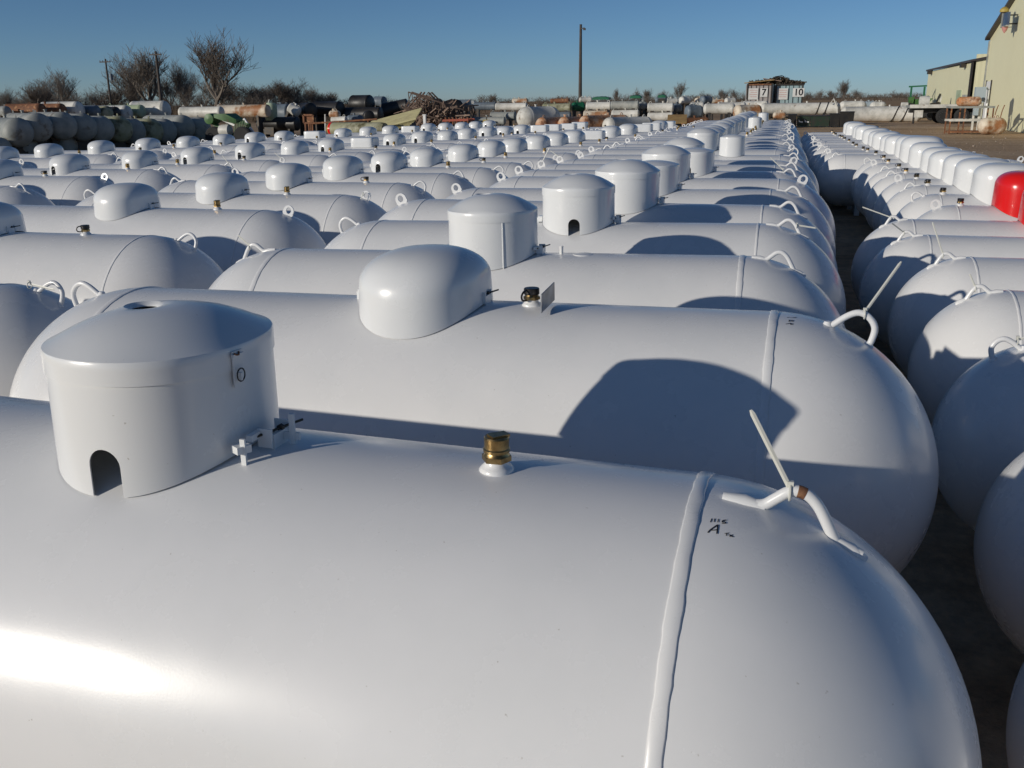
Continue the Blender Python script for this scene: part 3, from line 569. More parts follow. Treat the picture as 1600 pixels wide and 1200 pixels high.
# red and yellow banded drum lying
D = 45; c = at(545, 202, D); r = 10.5*D/FPX; c.z = max(c.z, r); t = thing('banded_drum', 'lying olive tank with red rim and yellow end', 'drum', c, (0, 0, R(-12)))
part('shell', MB().lathe([(r, -.9), (r, 1.9), (r*.9, 2.1), (.001, 2.15)], 32, 'x'), 'olive', t); part('band', MB().lathe([(r*1.03, -1.02), (r*1.03, -.9), (r*.9, -.9)], 32, 'x'), 'red', t); part('head', MB().lathe([(.001, -1.28), (r*.5, -1.22), (r*.85, -1.1), (r, -1.0), (r, -.92)], 32, 'x'), 'yellow', t)
# pale yellow sheets
t = thing('sheet_stack', 'leaning stack of pale yellow ribbed roofing sheets', 'roofing sheets', at(614, 195, 47), (R(4), R(-13), R(6))); q = 47/FPX
for k in range(5):
    mb = MB(); W_, n = 34*q, 44; top = []
    for i in range(n+1):
        y = -.9+1.8*i/n; zz = .03*(1 if (i//2) % 2 else -1); top.append((y, zz))
    vs = [(x, y, z) for x in (-W_-.1*k, W_+.04*k) for y, z in top]; fs = [(i, i+1, n+2+i, n+1+i) for i in range(n)]; mb.add(vs, fs)
    o = part('sheet', mb, 'yellowmetal', t, False, loc=(.05*k, 0, .05*k), rot=(R(12), 0, R(random.uniform(-2, 2))))
    sm = o.modifiers.new('thick', 'SOLIDIFY'); sm.thickness = .02
part('prop', MB().box((.4, 0, -.3), (1.2, 1.2, .5)), 'darksteel', t, False)
# scrap lattice heap
random.seed(21); q = 50/FPX; base = at(672, 192, 50); base.z = 0
GT = 'rusted lattice trusses in the scrap heap'
for k, (u, v, u2, v2) in enumerate([(636, 156, 722, 184), (644, 176, 668, 148), (662, 152, 702, 192), (655, 186, 712, 166), (676, 160, 690, 190), (640, 158, 672, 190), (690, 180, 745, 176)]):
    a, b = at(u, v, 49+k*.4), at(u2, v2, 50+k*.4); c = (a+b)/2; t = thing('lattice_truss', ['long rusted truss lying on top of the scrap heap', 'upright rusted truss at the heap\'s left peak', 'rusted truss sloping down right in the heap', 'rusted truss rising right low in the heap', 'short steep rusted truss in the heap\'s middle', 'rusted truss sloping from the heap\'s left corner', 'rusted truss trailing right of the heap'][k], 'truss', c, group=GT)
    a, b = a-c, b-c; d = (b-a); up_ = Vector((-d.z, .6, d.x)).normalized()*.42; sd = Vector((0, .5, 0)); n = 7; mb = MB(); br = MB()
    cor = [up_+sd*.5, up_*-1+sd*.5, up_-sd*.5, up_*-1-sd*.5]
    for cc in cor: mb.bar(a+cc, b+cc, .065)
    for i in range(n):
        p, q_ = a+d*(i/n), a+d*((i+1)/n)
        br.bar(p+cor[0], q_+cor[1], .04); br.bar(p+cor[2], q_+cor[3], .04); br.bar(p+cor[1], p+cor[0], .04); br.bar(q_+cor[3], p+cor[2], .04)
    part('chord', mb, 'brownmetal', t, False); part('bracing', br, 'brownmetal', t, False)
mb = MB()
for i in range(170):
    u = random.gauss(682, 24); v = random.uniform(168, 196) if u < 722 else random.uniform(178, 196); p = at(min(max(u, 632), 745), v, 50+random.uniform(-1, 2)); dd = Vector((random.uniform(-1, 1), random.uniform(-.5, .5), random.uniform(-.6, .6)))*random.uniform(.3, 1.1); p.z = max(p.z, .1)
    mb.bar(p-dd, p+dd, random.uniform(.02, .06), random.uniform(.03, .12))
tag(part('scrap_metal', mb, 'brownmetal', None, False), 'tangled rusty bars and plates heaped under the trusses', 'scrap metal', kind='stuff')
# red and orange machinery right of the heap
t = thing('tillage_machine', 'red and orange rusty farm implement beside the heap', 'farm implement', at(716, 188, 47)); q = 47/FPX; zb = at(716, 188, 47).z
fr = MB()
for y in (-.5, 0, .5): fr.bar((-20*q, y, 0), (22*q, y, 1*q), .10)
for x in (-18, -6, 6, 18): fr.bar((x*q, -.5, 0), (x*q, .5, 0), .09)
part('frame', fr, M.setdefault('oxide', mat('red_oxide_paint', (.38, .07, .04), .7, var=(.25, .09, .05), vscale=3)), t, False)
for x in range(-18, 22, 6):
    m_ = MB(); m_.tube(smooth_path([(x*q, -.3, 4*q), (x*q+.1, -.5, -1*q), (x*q-.05, -.6, -zb+.1), (x*q+.1, -.7, -zb)], 4), .035, 6); part('tine', m_, 'rust', t)
for x in (-15, 15): part('wheel', MB().lathe([(.08, -.08), (.30, -.09), (.34, -.05), (.34, .05), (.30, .09), (.08, .08)], 24, 'y', (x*q, .3, -zb+.34)), 'rubber', t)
# white tanks before the centre stacks
side('big round-ended white tank end-on among the stacks', 803, 880, 167, 201, 46, 'dirtywhite', None, yaw=R(56), hd=.9, stand=True)
ST = 'old tanks stacked in the centre of the yard'
for a in [('dirty white tank on top of the three-high stack', 955, 998, 158, 171, 55, 'oldgrey'), ('clean white tank in the middle of the three-high stack', 956, 998, 172, 184.5, 55, 'dirtywhite'), ('white tank at the bottom of the three-high stack', 957, 997, 186, 199, 55, 'dirtywhite'),
    ('white tank on top of the stack left of three-high one', 916, 955, 159.5, 172, 56, 'dirtywhite'), ('rust-stained cream tank below the white one', 912, 950, 173, 186, 56, 'rustwhite'), ('white tank on top of the two-high stack', 1012, 1052, 161, 175, 55, 'dirtywhite'), ('white tank at the bottom of the two-high stack', 1012, 1051, 176, 189, 55, 'dirtywhite'),
    ('olive tank atop the left stack by the tall pole', 848, 893, 162, 174, 57, 'olive'), ('grey tank under the olive one', 849, 892, 175, 186, 57, 'bluegrey'), ('long white tank above the round-ended one', 774, 824, 161, 172.5, 58, 'dirtywhite'), ('grey tank left of the round-ended white one', 766, 806, 175, 188, 54, 'oldgrey'),
    ('mid-grey tank left of the long white one', 740, 776, 160, 172, 60, 'bluegrey'), ('low whitish tank at the left of the stacks', 738, 790, 183, 195, 50, 'oldgrey')]:
    side(*a, ST, hd=.25, stand=True)
for k, (u0, u1, v0, v1, D, mt, lb) in enumerate([(998, 1010, 159, 172, 55.4, 'oldgrey', 'grey tank end beside the top of the three-high stack'), (1052, 1064, 162, 176, 55.4, 'bluegrey', 'blue-grey tank end beside the two-high stack'), (893, 914, 160, 174, 57.3, 'dkgreen', 'dark green tank between the olive and white stacks'), (998, 1014, 176, 198, 56, 'rust', 'red-brown rusty tank in the gap between the stacks'), (1070, 1098, 165, 184, 52, 'bluegrey', 'dark blue-grey round tank right of the stacks'), (1064, 1108, 184, 196, 50, 'rust', 'dark rusty tank beneath the blue-grey one')]):
    side(lb, u0, u1, v0, v1, D, mt, ST, hd=.5, stand=True, yaw=R(30))
for u, v, rp, mt, lb in [(845, 196, 12, 'rusthead', 'orange rusty tank head, leftmost of three below the stacks'), (880, 195, 12, 'rusthead', 'tan and rust tank head, middle of three below the stacks'), (913, 192, 11, 'rusthead', 'orange tank head right of three, behind the white cover'), (950, 197, 13, 'dirtywhite', 'clean white round tank head before the three-high stack')]:
    D = 40; c = at(u, v, D); r = rp*D/FPX; c.x += .7; c.y += .9; c.z = max(c.z, r); vessel('storage_tank', lb, 'storage tank', c, 2.6, r, mt, 'round tank heads below the stacks', yaw=R(50), hd=.75, fit=True)
t = thing('low_shed', 'tan plywood roof propped low by the two-high stack', 'lean-to roof', at(1058, 186, 45), (0, 0, R(5))); q = 45/FPX; zb = at(1058, 186, 45).z
part('roof', MB().box((0, 0, 0), (30*q, .95, .05), Matrix.Rotation(R(22), 3, 'X')), 'tan', t, False)
for x in (-13, 13):
    for y in (-.35, .35): part('post', MB().box((x*q, y, -zb/2+y*.2), (.07, .07, zb+y*.4)), 'wood', t, False)
# scattered tanks right of the stacks
SC = 'assorted tanks scattered at the back'
sc = [(1100,1148,162,178,60,'dirtywhite',0),(1120,1165,160,176,66,'dirtywhite',8),(1146,1190,164,186,57,'rustwhite',30),(1152,1180,176,192,52,'dirtywhite',40),(1160,1200,158,172,72,'dirtywhite',-10),(1060,1080,151,163,75,'dirtywhite',50),(1085,1100,153,164,76,'rustwhite',40),(1093,1113,150,163,73,'bluegrey',45),(1132,1150,153,163,80,'dirtywhite',30),(1024,1042,152,161,70,'bluegrey',0),(1040,1060,154,163,74,'dirtywhite',20),(1078,1100,160,170,68,'dirtywhite',10),(1110,1132,155,163,82,'rustwhite',10),(640,690,168,180,63,'oldgrey',0),(722,745,158,176,62,'dirtywhite',30),(860,890,154,161,80,'rust',0),(800,825,154,161,82,'rustwhite',0),(905,925,152,160,76,'dirtywhite',20)]
sl_ = ['long white tank right of the plywood roof', 'white tank behind the long white one, under the trees', 'cream rust-marked tank before container seven', 'low white tank in front of the cream one', 'far white tank beside container seven', 'round white tank head left of the dark bush', 'pinkish tank head below the dark bush', 'grey tank head right of the pinkish one', 'small white tank just left of the containers', 'small blue-grey tank above the two-high stack', 'white tank above and right of the two-high stack', 'white tank between stacks and long white tank', 'rusty cream tank on the skyline left of containers', 'grey tank behind the scrap heap', 'white tank right of the black one by the heap', 'rusty tank on the skyline left of the tall pole', 'rusty cream tank on the skyline above the long white tank', 'small white tank at the foot of the tall pole']
for a, lb in zip(sc, sl_): side(lb, *a[:6], SC, yaw=R(a[6]), hd=.55, stand=True)
for k, (u, v, w_) in enumerate([(940, 154, 26), (994, 152, 17), (1035, 151, 12)]):
    D = 66; q = D/FPX; c = at(u, v, D); t = thing('green_tarp_load', ['dark green covered load on the skyline right of the pole', 'dark green covered load above the three-high stack', 'small dark green load above the two-high stack'][k], 'covered load', c, group='dark green loads on the skyline'); mb = MB(); random.seed(k)
    rr = []
    for i in range(9):
        x = (-.5+i/8)*w_*q; h = 3.6*q*math.sin(math.pi*(i+.8)/9.6)**.5*random.uniform(.85, 1.1); rr.append([(x, -.5, -.8*q*2), (x, -.45, h*.7), (x, 0, h), (x, .45, h*.7), (x, .5, -.8*q*2)])
    part('cover', mb.rings(rr), 'dkgreen', t); part('trailer', MB().box((0, 0, -1.6*q-c.z/2), (w_*q*.9, .9, max(c.z-.1, .3))), 'darksteel', t, False)
# yellow sign and small things before the stacks
t = thing('yellow_sign', 'small square yellow sign on a post before the stacks', 'sign', at(760, 196, 44)); q = 44/FPX; part('board', MB().box((0, 0, 4*q), (11*q, .03, 9*q)), 'yellow', t, False); part('post', MB().box((0, .04, -.3), (.05, .05, 1.4)), 'darksteel', t, False)
t = thing('white_post', 'short white post behind the covers near the scrap heap', 'post', at(664, 196, 44)); part('post', MB().box((0, 0, 0), (.12, .12, .9)), 'white_sign', t, False); part('cap', MB().box((0, 0, .47), (.16, .16, .05)), 'white_sign', t, False)
# ------------------------------------------------------------------ green machine at the left
t = thing('hay_machine', 'green farm machine with pale arms beside the dark tanks', 'farm machine', at(360, 200, 40)); q = 40/FPX; zb = at(360, 200, 40).z
Q = lambda u, v, y=0: Vector(((u-360)*q, y, -(v-200)*q))
part('drum', MB().lathe([(.001, -.35), (8*q, -.3), (8.5*q, 0), (8*q, .3), (.001, .35)], 20, 'y', tuple(Q(330, 186))), 'green', t)
for a, b in (((336, 182), (368, 196)), ((385, 186), (400, 208))): part('arm', MB().bar(Q(*a), Q(*b), .07, .09), 'white_sign', t, False)
part('frame', MB().bar(Q(325, 190), Q(372, 214), .12).bar(Q(345, 181), Q(395, 196), .12).bar(Q(372, 214), Q(395, 196), .1).bar(Q(350, 210, .3), Q(352, 182, .3), .1), 'green', t, False)
part('hood', MB().rings([[Q(342, 179, -.4), Q(342, 184, -.4), Q(342, 184, .4), Q(342, 179, .4)], [Q(362, 178, -.45), Q(362, 190, -.45), Q(362, 190, .45), Q(362, 178, .45)], [Q(378, 187, -.3), Q(378, 194, -.3), Q(378, 194, .3), Q(378, 187, .3)]]), 'green', t, True, 30)
for u in (338, 388): part('wheel', MB().lathe([(.1, -.1), (.36, -.12), (.42, -.07), (.42, .07), (.36, .12), (.1, .1)], 24, 'y', ((u-360)*q, -.3, -zb+.42)), 'rubber', t)
part('tank', MB().lathe([(.001, -.3), (.2, -.25), (.24, -.1), (.24, .2), (.001, .35)], 16, 'x', tuple(Q(358, 203, -.3))), 'dirtywhite', t)
for k in range(7): part('reel_bar', MB().bar(Q(376+k*2.6, 194-k, -.3), Q(372+k*4, 209+k % 3*2, -.3), .035), 'green', t, False)
# ------------------------------------------------------------------ poles
def pole(u, vtop, D, arm, label, r=.12):
    c = at(u, vtop, D); h = c.z; t = thing('utility_pole', label, 'utility pole', (c.x, c.y, 0), group='utility poles')
    part('pole', MB().lathe([(r*1.3, -.3), (r, h*.5), (r*.75, h)], 12), 'wood', t)
    if arm:
        part('crossarm', MB().box((0, -.12, h-.35), (arm, .1, .12)), 'wood', t, False)
        for s_ in (-1, -.45, .45, 1): part('insulator', MB().lathe([(.03, 0), (.06, .03), (.04, .12), (.02, .16)], 8, 'z', (s_*arm*.46, -.12, h-.29)), 'bluegrey', t)
    return t, h
t, h = pole(164.5, 92, 112, 1.5, 'thin utility pole with crossarm, leftmost, among bare trees'); part('transformer', MB().lathe([(.001, 0), (.2, 0), (.2, .7), (.001, .75)], 14, 'z', (.5, 0, h*.66)), 'bluegrey', t)
pole(243, 80, 100, 1.5, 'thicker dark utility pole before the big bare tree', .16)
t, h = pole(907.5, 38, 80, None, 'tall dark pole in the centre with a lamp bracket', .14); part('bracket', MB().bar((0, -.1, h-.35), (.35, -.1, h-.3), .07), 'darksteel', t, False); part('lamp', MB().box((.34, -.1, h-.4), (.2, .14, .16)), 'darksteel', t, False)
# ------------------------------------------------------------------ right side: containers, trailer, buildings
# shipping containers seen from their door ends
def container(u0, u1, vt, D, material, label, num, yaw, off):
    a, b = at(u0, vt, D), at(u1, vt, D); W_ = (b-a).length; H_ = 2.6; c = (a+b)/2; t = thing('shipping_container', label, 'shipping container', (c.x, c.y, c.z-H_), (0, 0, yaw), 'shipping containers')
    part('wall', MB().box((0, 3.05, H_/2), (W_, 6.0, H_)), material, t, False)
    part('corner_post', MB().box((-W_/2+.06, -.04, H_/2), (.14, .14, H_+.02)), 'darksteel', t, False); part('corner_post', MB().box((W_/2-.06, -.04, H_/2), (.14, .14, H_+.02)), 'darksteel', t, False)
    part('header', MB().box((0, -.04, H_-.06), (W_-.26, .12, .12)), 'rust' if num == '7' else 'darksteel', t, False)
    for s_ in (-1, 1):
        d = part('door', MB().box((s_*(W_/4-.03), -.03, H_/2-.06), (W_/2-.12, .06, H_-.2)), material, t, False)
        for k in (-.25, .25): part('locking_bar', MB().tube([(s_*(W_/4-.03)+k*W_/2*.8, -.09, .08), (s_*(W_/4-.03)+k*W_/2*.8, -.09, H_-.15)], .022, 6), 'darksteel', d)
    # white signs: one with red lines of text, one plain, one with the number
    part('sign_panel', MB().box((-W_*.24, -.14, H_*.68), (W_*.38, .02, H_*.36)), 'panel', t, False)
    for k in range(4): part('text_line', MB().box((-W_*.24+.03*(k % 2), -.155, H_*(.80-.07*k)), (W_*(.30-.05*(k % 2)), .006, .035)), 'fadedred', t, False)
    part('sign_panel', MB().box((W_*.25, -.14, H_*.24), (W_*.34, .02, H_*.26)), 'panel', t, False)
    nx = W_*off; part('number_panel', MB().box((nx, -.15, H_*.72), (.62 if num == '7' else .95, .02, .72)), 'panel', t, False)
    fc = bpy.data.curves.new('number', 'FONT'); fc.body = num; fc.size = .78; fc.extrude = .006; fc.offset = .012; fc.align_x = 'CENTER'; fc.align_y = 'CENTER'; fo = bpy.data.objects.new('n', fc); COL.objects.link(fo)
    bpy.context.view_layer.update(); me = evalmesh(fo, 'number'); bpy.data.objects.remove(fo); me.materials.clear(); me.materials.append(M['ink']); link('number', me, t, (nx, -.17, H_*.72), (R(90), 0, 0))
    zb = c.z-H_
    for x in (-.45, .45):
        for y in (.3, 5.6): part('block', MB().box((x*W_*.9, y, -zb/2), (.4, .5, zb)), 'tan', t, False)
    return t
container(1168, 1207, 131, 82, 'contgrey', 'grey shipping container numbered 7 with rusty header', '7', R(3), .17)
container(1213, 1255, 131, 82, 'contblue', 'blue-green shipping container numbered 10', '10', R(3), .33)
c = at(1210, 131, 84); t = thing('brush_pile', 'dark brown heap of brush and debris on the containers', 'brush pile', (c.x, c.y+1.2, c.z)); random.seed(5); mb = MB(); q = 84/FPX
for i in range(900):
    x = random.uniform(-36, 42); top = (2+5*math.exp(-((x-6)/15)**2)*2+3*math.exp(-((x+22)/12)**2))*q*.95
    p = Vector((x*q, random.uniform(-1.2, 1.4), random.random()**1.3*top)); dd = Vector((random.uniform(-1, 1), random.uniform(-1, 1), random.uniform(-.35, .5)))*random.uniform(.1, .45)
    mb.bar(p-dd, p+dd, random.uniform(.02, .10))
tag(part('brush', mb, 'scrub', t, False), kind='stuff')
part('board', MB().box((-1.3, -.9, .22), (2.6, 1.4, .06), Matrix.Rotation(R(-5), 3, 'Y')), 'tan', t, False); part('board', MB().box((-.2, -1.0, .34), (1.6, 1.0, .07), Matrix.Rotation(R(9), 3, 'Y')), 'brownmetal', t, False)
# tanks on and below the white trailer tank
side('long white trailer tank lying before the containers', 1192, 1308, 161, 178.5, 62, 'dirtywhite', None, hd=.6, stand=True, straps=2, yaw=R(2))
t = thing('tank_stand', 'white A-shaped pipe brace at the long white tank\'s right end', 'brace', at(1303, 160, 61)); q = 61/FPX; zb = at(1303, 160, 61).z
part('brace', MB().tube([(-5*q, 0, -2*q), (-1*q, 0, 6*q), (6*q, 0, -8*q)], .045, 6), 'dirtywhite', t); part('post', MB().tube([(6*q, 0, -8*q), (7*q, 0, -zb)], .045, 6), 'dirtywhite', t)
side('small cream tank under the long white tank', 1208, 1228, 175, 186, 56, 'rustwhite', None, hd=.7, stand=True)
GB = 'dark bins under the white trailer tank'
for k, (u0, u1, vt, lb) in enumerate([(1232, 1245, 178, 'black bin leftmost under the long white tank'), (1246, 1266, 180, 'dark green bin with white smears'), (1267, 1296, 180, 'wide dark green bin right of the smeared one'), (1297, 1312, 177, 'black bin with a blank side at the tank end'), (1313, 1334, 174, 'tall black bin touching the long grey tank')]):
    D = 57.5-.3*k; a, b = at(u0, vt, D), at(u1, vt, D); c = (a+b)/2; W_ = (b-a).length; t = thing('waste_bin', lb, 'bin', (c.x, c.y, 0), group=GB); H_ = max(c.z, .5)
    part('body', MB().rings([[(-W_*.46, -.45, .06), (W_*.46, -.45, .06), (W_*.46, .45, .06), (-W_*.46, .45, .06)], [(-W_*.5, -.5, H_*.93), (W_*.5, -.5, H_*.93), (W_*.5, .5, H_*.93), (-W_*.5, .5, H_*.93)]]), 'black' if k in (0, 3, 4) else M.setdefault('bin', mat('dark_green_bin', (.012, .035, .02), .5, var=(.03, .03, .025), vscale=4)), t, False)
    part('lid', MB().box((0, 0, H_*.965), (W_*1.04, 1.06, H_*.07)), 'black', t, False)
    if k == 1:
        for x in (-.22, .22): part('paint_smear', MB().add([(x*W_-.1, -.505, H_*.45), (x*W_+.12, -.505, H_*.38), (x*W_+.14, -.505, H_*.5), (x*W_-.02, -.505, H_*.52), (x*W_-.12, -.505, H_*.68)], [(0, 1, 2, 3, 4)]), 'white_sign', t, False)
# long grey tank on the ground with two cables, and the tanks behind
g1 = side('long grey-white tank on the ground with two dark cables', 1318, 1434, 168.5, 192, 67, 'dirtywhite', None, hd=.55, straps=0)
g1.location.z = 12*67/FPX*.98
for x in (.9, 1.55):
    f = MB(); r = 11.75*67/FPX+.015; f.tube([(x+.55*(.5-a/math.pi)*1.2, -r*math.sin(a), r*math.cos(a)) for a in [math.pi*i/16 for i in range(17)]], .035, 6); part('cable', f, 'darksteel', g1)
WB = 'white tanks behind the long grey one'
side('white tank with a blunt left end behind the grey one', 1313, 1352, 158, 172, 76, 'dirtywhite', WB, hd=.9, stand=True); side('pale blue tank top between the two white ones', 1350, 1368, 158.5, 170, 78, 'paleblue', WB, hd=.6, stand=True); side('round white tank head behind the grey one', 1360, 1384, 159, 173, 74, 'dirtywhite', WB, hd=.95, stand=True)
side('white drum with red marks on the grey tank', 1408, 1419, 160, 168, 68, 'dirtywhite', None, hd=.3, fit=False)
# flatbed trailer
D = 66; q = D/FPX; c = gat(1490, 192.5); t = thing('flatbed_trailer', 'long flatbed trailer with twin dark wheels by the building', 'trailer', (c.x, c.y, 0)); dz = 24*q
part('deck', MB().box((-.2, 0, dz), (5.4, 2.3, .16)), 'oldgrey', t, False); part('chassis', MB().box((-.3, .0, dz-.24), (5.0, .9, .3)), 'black', t, False)
part('side_rail', MB().box((-.2, -1.17, dz+.02), (5.42, .06, .22)), 'dirtywhite', t, False); part('toolbox', MB().box((-2.3, -.7, dz-.45), (.5, .5, .45)), 'dirtywhite', t, False)
for x in (-.80, .28):
    for y in (-.98, .98):
        wv = part('wheel', MB().lathe([(.22, -.13), (.38, -.15), (.46, -.11), (.475, -.05), (.475, .05), (.46, .11), (.38, .15), (.22, .13)], 32, 'y', (x, y, .475)), 'rubber', t)
        part('rim', MB().lathe([(.001, -.06), (.10, -.11), (.12, -.04), (.20, -.05), (.25, -.145), (.25, .12), (.001, .12)], 24, 'y', (x, y, .475)), 'rim', wv)
part('landing_leg', MB().box((-2.55, -.6, dz/2-.1), (.12, .12, dz-.2)), 'darksteel', t, False); part('load', MB().lathe([(.001, -.35), (.3, -.3), (.34, 0), (.3, .3), (.001, .35)], 20, 'x', (-1.9, .2, dz+.34)), 'dirtywhite', t)
# green loader on the trailer's far side
c = gat(1432, 176); c = at(1432, 166, 78); t = thing('green_loader', 'green farm loader with a portal frame beyond the trailer', 'farm machine', (c.x, c.y, 0)); q = 78/FPX; Z = lambda v: EYE-(v-150.2)*q
for u in (-10, 9): part('post', MB().bar((u*q, 0, 0), (u*q, 0, Z(136)), .14), 'dkgreen', t, False)
part('beam', MB().bar((-14*q, 0, Z(135.5)), (12*q, 0, Z(134.5)), .16, .12), 'dkgreen', t, False)
for k, (u, v, w_, h_) in enumerate([(-9, 156, 8, 11), (-1, 158, 9, 9), (8, 155, 7, 12), (13, 157, 6, 8)]):
    part('hopper', MB().rings([[(u*q-w_*q*.3, -.4, Z(v+h_*.6)), (u*q+w_*q*.3, -.4, Z(v+h_*.6)), (u*q+w_*q*.3, .4, Z(v+h_*.6)), (u*q-w_*q*.3, .4, Z(v+h_*.6))], [(u*q-w_*q*.5+.1*k, -.5, Z(v-h_*.4)), (u*q+w_*q*.5+.1*k, -.5, Z(v-h_*.5)), (u*q+w_*q*.5, .5, Z(v-h_*.4)), (u*q-w_*q*.5, .5, Z(v-h_*.5))]]), 'green', t, False)
for u in (-11, 10): part('wheel', MB().lathe([(.2, -.15), (.5, -.18), (.6, -.1), (.6, .1), (.5, .18), (.2, .15)], 24, 'y', (u*q, -.5, .6)), 'rubber', t)
part('frame', MB().box((0, 0, .9), (22*q, .8, .3)), 'dkgreen', t, False)
# ---- near building: long gable end facing the yard
Xb = 10.9
def onx(X, u, v=160):                                # where the vertical through a pixel meets the wall plane x = X
    d = fw+rt*((u-800)/FPX)-up*((v-600)/FPX); return d.y*X/d.x, EYE+d.z*X/d.x
yA, _ = onx(Xb, 1531.5, 190); _, zE = onx(Xb, 1537, 64); y2, z2 = onx(Xb, 1596, 3)
slope = .30; yR = yA-9.5; yC = yA-19.0; zR = zE+slope*9.5
t = thing('metal_building', 'tall cream metal building with a gable roof at the right', 'building', (Xb, 0, 0))
part('wall', MB().add([(0, yA, 0), (0, yC, 0), (0, yC, zE), (0, yR, zR), (0, yA, zE), (.2, yA, 0), (.2, yC, 0), (.2, yC, zE), (.2, yR, zR), (.2, yA, zE)], [(0, 1, 2, 3, 4), (9, 8, 7, 6, 5), (0, 5, 6, 1), (1, 6, 7, 2), (4, 9, 5, 0)]), M['siding'], t, False)
sdm = M['siding'].copy(); sdm.name = 'ribbed_cream_siding_crosswise'; sdm.node_tree.nodes['Wave Texture'].bands_direction = 'Y'; t.children[0].data.materials[0] = sdm
part('back_wall', MB().box((8.1, yA-.1, zE/2), (15.8, .2, zE)), 'siding', t, False)
part('front_wall', MB().box((8.1, yC+.1, zE/2), (15.8, .2, zE)), 'siding', t, False)
rf = MB()
for s0, s1 in ((yA+.25, yR), (yC-.25, yR)):
    za = zE-slope*.25+.02; rf.add([(-.25, s0, za), (16, s0, za), (16, s1, zR+.02), (-.25, s1, zR+.02), (-.25, s0, za+.14), (16, s0, za+.14), (16, s1, zR+.16), (-.25, s1, zR+.16)], [(0, 1, 2, 3), (7, 6, 5, 4), (0, 4, 5, 1), (0, 3, 7, 4), (1, 5, 6, 2)])
part('roof', rf, 'roof', t, False)
part('corner_trim', MB().box((-.02, yA+.01, zE/2-.05), (.10, .16, zE-.1)), 'oldgrey', t, False)
yd, zd = onx(Xb, 1547, 127); yd0, _ = onx(Xb, 1550, 127); ydn, _ = onx(Xb, 1543, 127)
d_ = part('door', MB().box((-.012, (yd0+ydn)/2, zd/2), (.05, abs(ydn-yd0), zd)), 'white_sign', t, False); part('door_frame', MB().box((-.03, yd0-.05, zd/2+.03), (.06, .1, zd+.06)).box((-.03, ydn+.05, zd/2+.03), (.06, .1, zd+.06)), 'darksteel', d_, False)
# wall sign with bracket, upper right
ys, zs = onx(Xb, 1590, 30)
t2s = thing('wall_sign', 'dark framed sign with a yellow lamp high on the building', 'sign', (Xb-.55, ys, zs)); k_ = 38/FPX
part('panel', MB().box((0, -.2, 0), (.12, 1.1, 24*k_)), M.setdefault('navy', mat('dark_blue_sign', (.04, .06, .12), .4, var=(.10, .14, .20), vscale=3)), t2s, False); part('frame', MB().box((-.02, .42, -.02), (.18, .10, 27*k_)).box((-.02, -.2, -12.8*k_), (.16, 1.2, .06)), 'oldgrey', t2s, False); part('lamp', MB().lathe([(.001, 0), (.22, .02), (.2, .16), (.08, .26), (.001, .27)], 16, 'z', (-.05, .3, 14*k_)), 'yellow', t2s)
part('tip', MB().lathe([(.001, -.32), (.10, -.18), (.16, 0), (.001, .02)], 12, 'z', (0, -.1, -13.5*k_)), 'fadedred', t2s); part('bracket', MB().bar((.1, .0, 8*k_), (.55, .0, 8*k_), .06), 'darksteel', t2s, False); part('bracket', MB().bar((.1, .0, -8*k_), (.55, .0, -8*k_), .06), 'darksteel', t2s, False); part('wire', MB().tube([(0, .4, -4*k_), (.4, 3.2, -6*k_)], .015, 5), 'darksteel', t2s)
# electrical box on posts by the wall
c = at(1531, 148, 46); t = thing('electrical_box', 'pale blue electrical box on posts beside the building', 'electrical box', (c.x, c.y, 0)); q = 46/FPX
part('cabinet', MB().box((0, 0, c.z), (15*q, .35, 23*q)), 'paleblue', t, False); part('meter', MB().lathe([(.001, -.1), (.09, -.09), (.1, 0), (.001, .02)], 16, 'y', (.14, -.18, c.z-.22)), 'glass', t)
for x in (-5, 3): part('post', MB().box((x*q, .1, (c.z-11*q)/2), (.09, .09, c.z-11*q)), 'dirtywhite', t, False)
part('conduit', MB().tube([(12*q, 0, 0), (12*q, 0, c.z+.2), (9*q, .2, c.z+.35)], .05, 8), 'white_sign', t); part('lower_box', MB().box((-3*q, -.02, c.z-24*q), (7*q, .2, 14*q)), 'paleblue', t, False)
# ---- low wing: bright long side and short front
Dm = 78; n0 = at(1517.5, 180, Dm*.8); Xm = n0.x
ym0, zt0 = onx(Xm, 1520.5, 97); ym1, zt1 = onx(Xm, 1451, 112); zt = (zt0+zt1)/2
_, ztn = onx(Xm, 1520.5, 97)
t = thing('metal_building', 'low cream metal building wing beyond the tall one', 'building', (Xm, 0, 0))
def quad(vs, n): return MB().add(vs, [(0, 1, 2, 3)])
w1 = part('wall', MB().add([(0, ym0, 0), (0, ym1, 0), (0, ym1, zt1), (0, ym0, zt0), (.2, ym0, 0), (.2, ym1, 0), (.2, ym1, zt1), (.2, ym0, zt0)], [(0, 1, 2, 3), (7, 6, 5, 4), (3, 2, 6, 7), (1, 5, 6, 2)]), sdm, t, False)
part('front_wall', MB().box((5.1, ym0+.1, zt0/2+.25), (9.8, .2, zt0+.5)), 'siding', t, False)
part('roof', MB().add([(-.2, ym0-.2, zt0+.02), (-.2, ym1+.2, zt1+.02), (10, ym1+.2, zt1+1.8), (10, ym0-.2, zt0+1.8), (-.2, ym0-.2, zt0+.16), (-.2, ym1+.2, zt1+.16), (10, ym1+.2, zt1+1.95), (10, ym0-.2, zt0+1.95)], [(0, 1, 2, 3), (7, 6, 5, 4), (0, 4, 5, 1), (0, 3, 7, 4)]), 'roof', t, False)
part('corner_trim', MB().box((-.03, ym0-.02, zt0/2), (.14, .18, zt0)), 'darksteel', t, False)
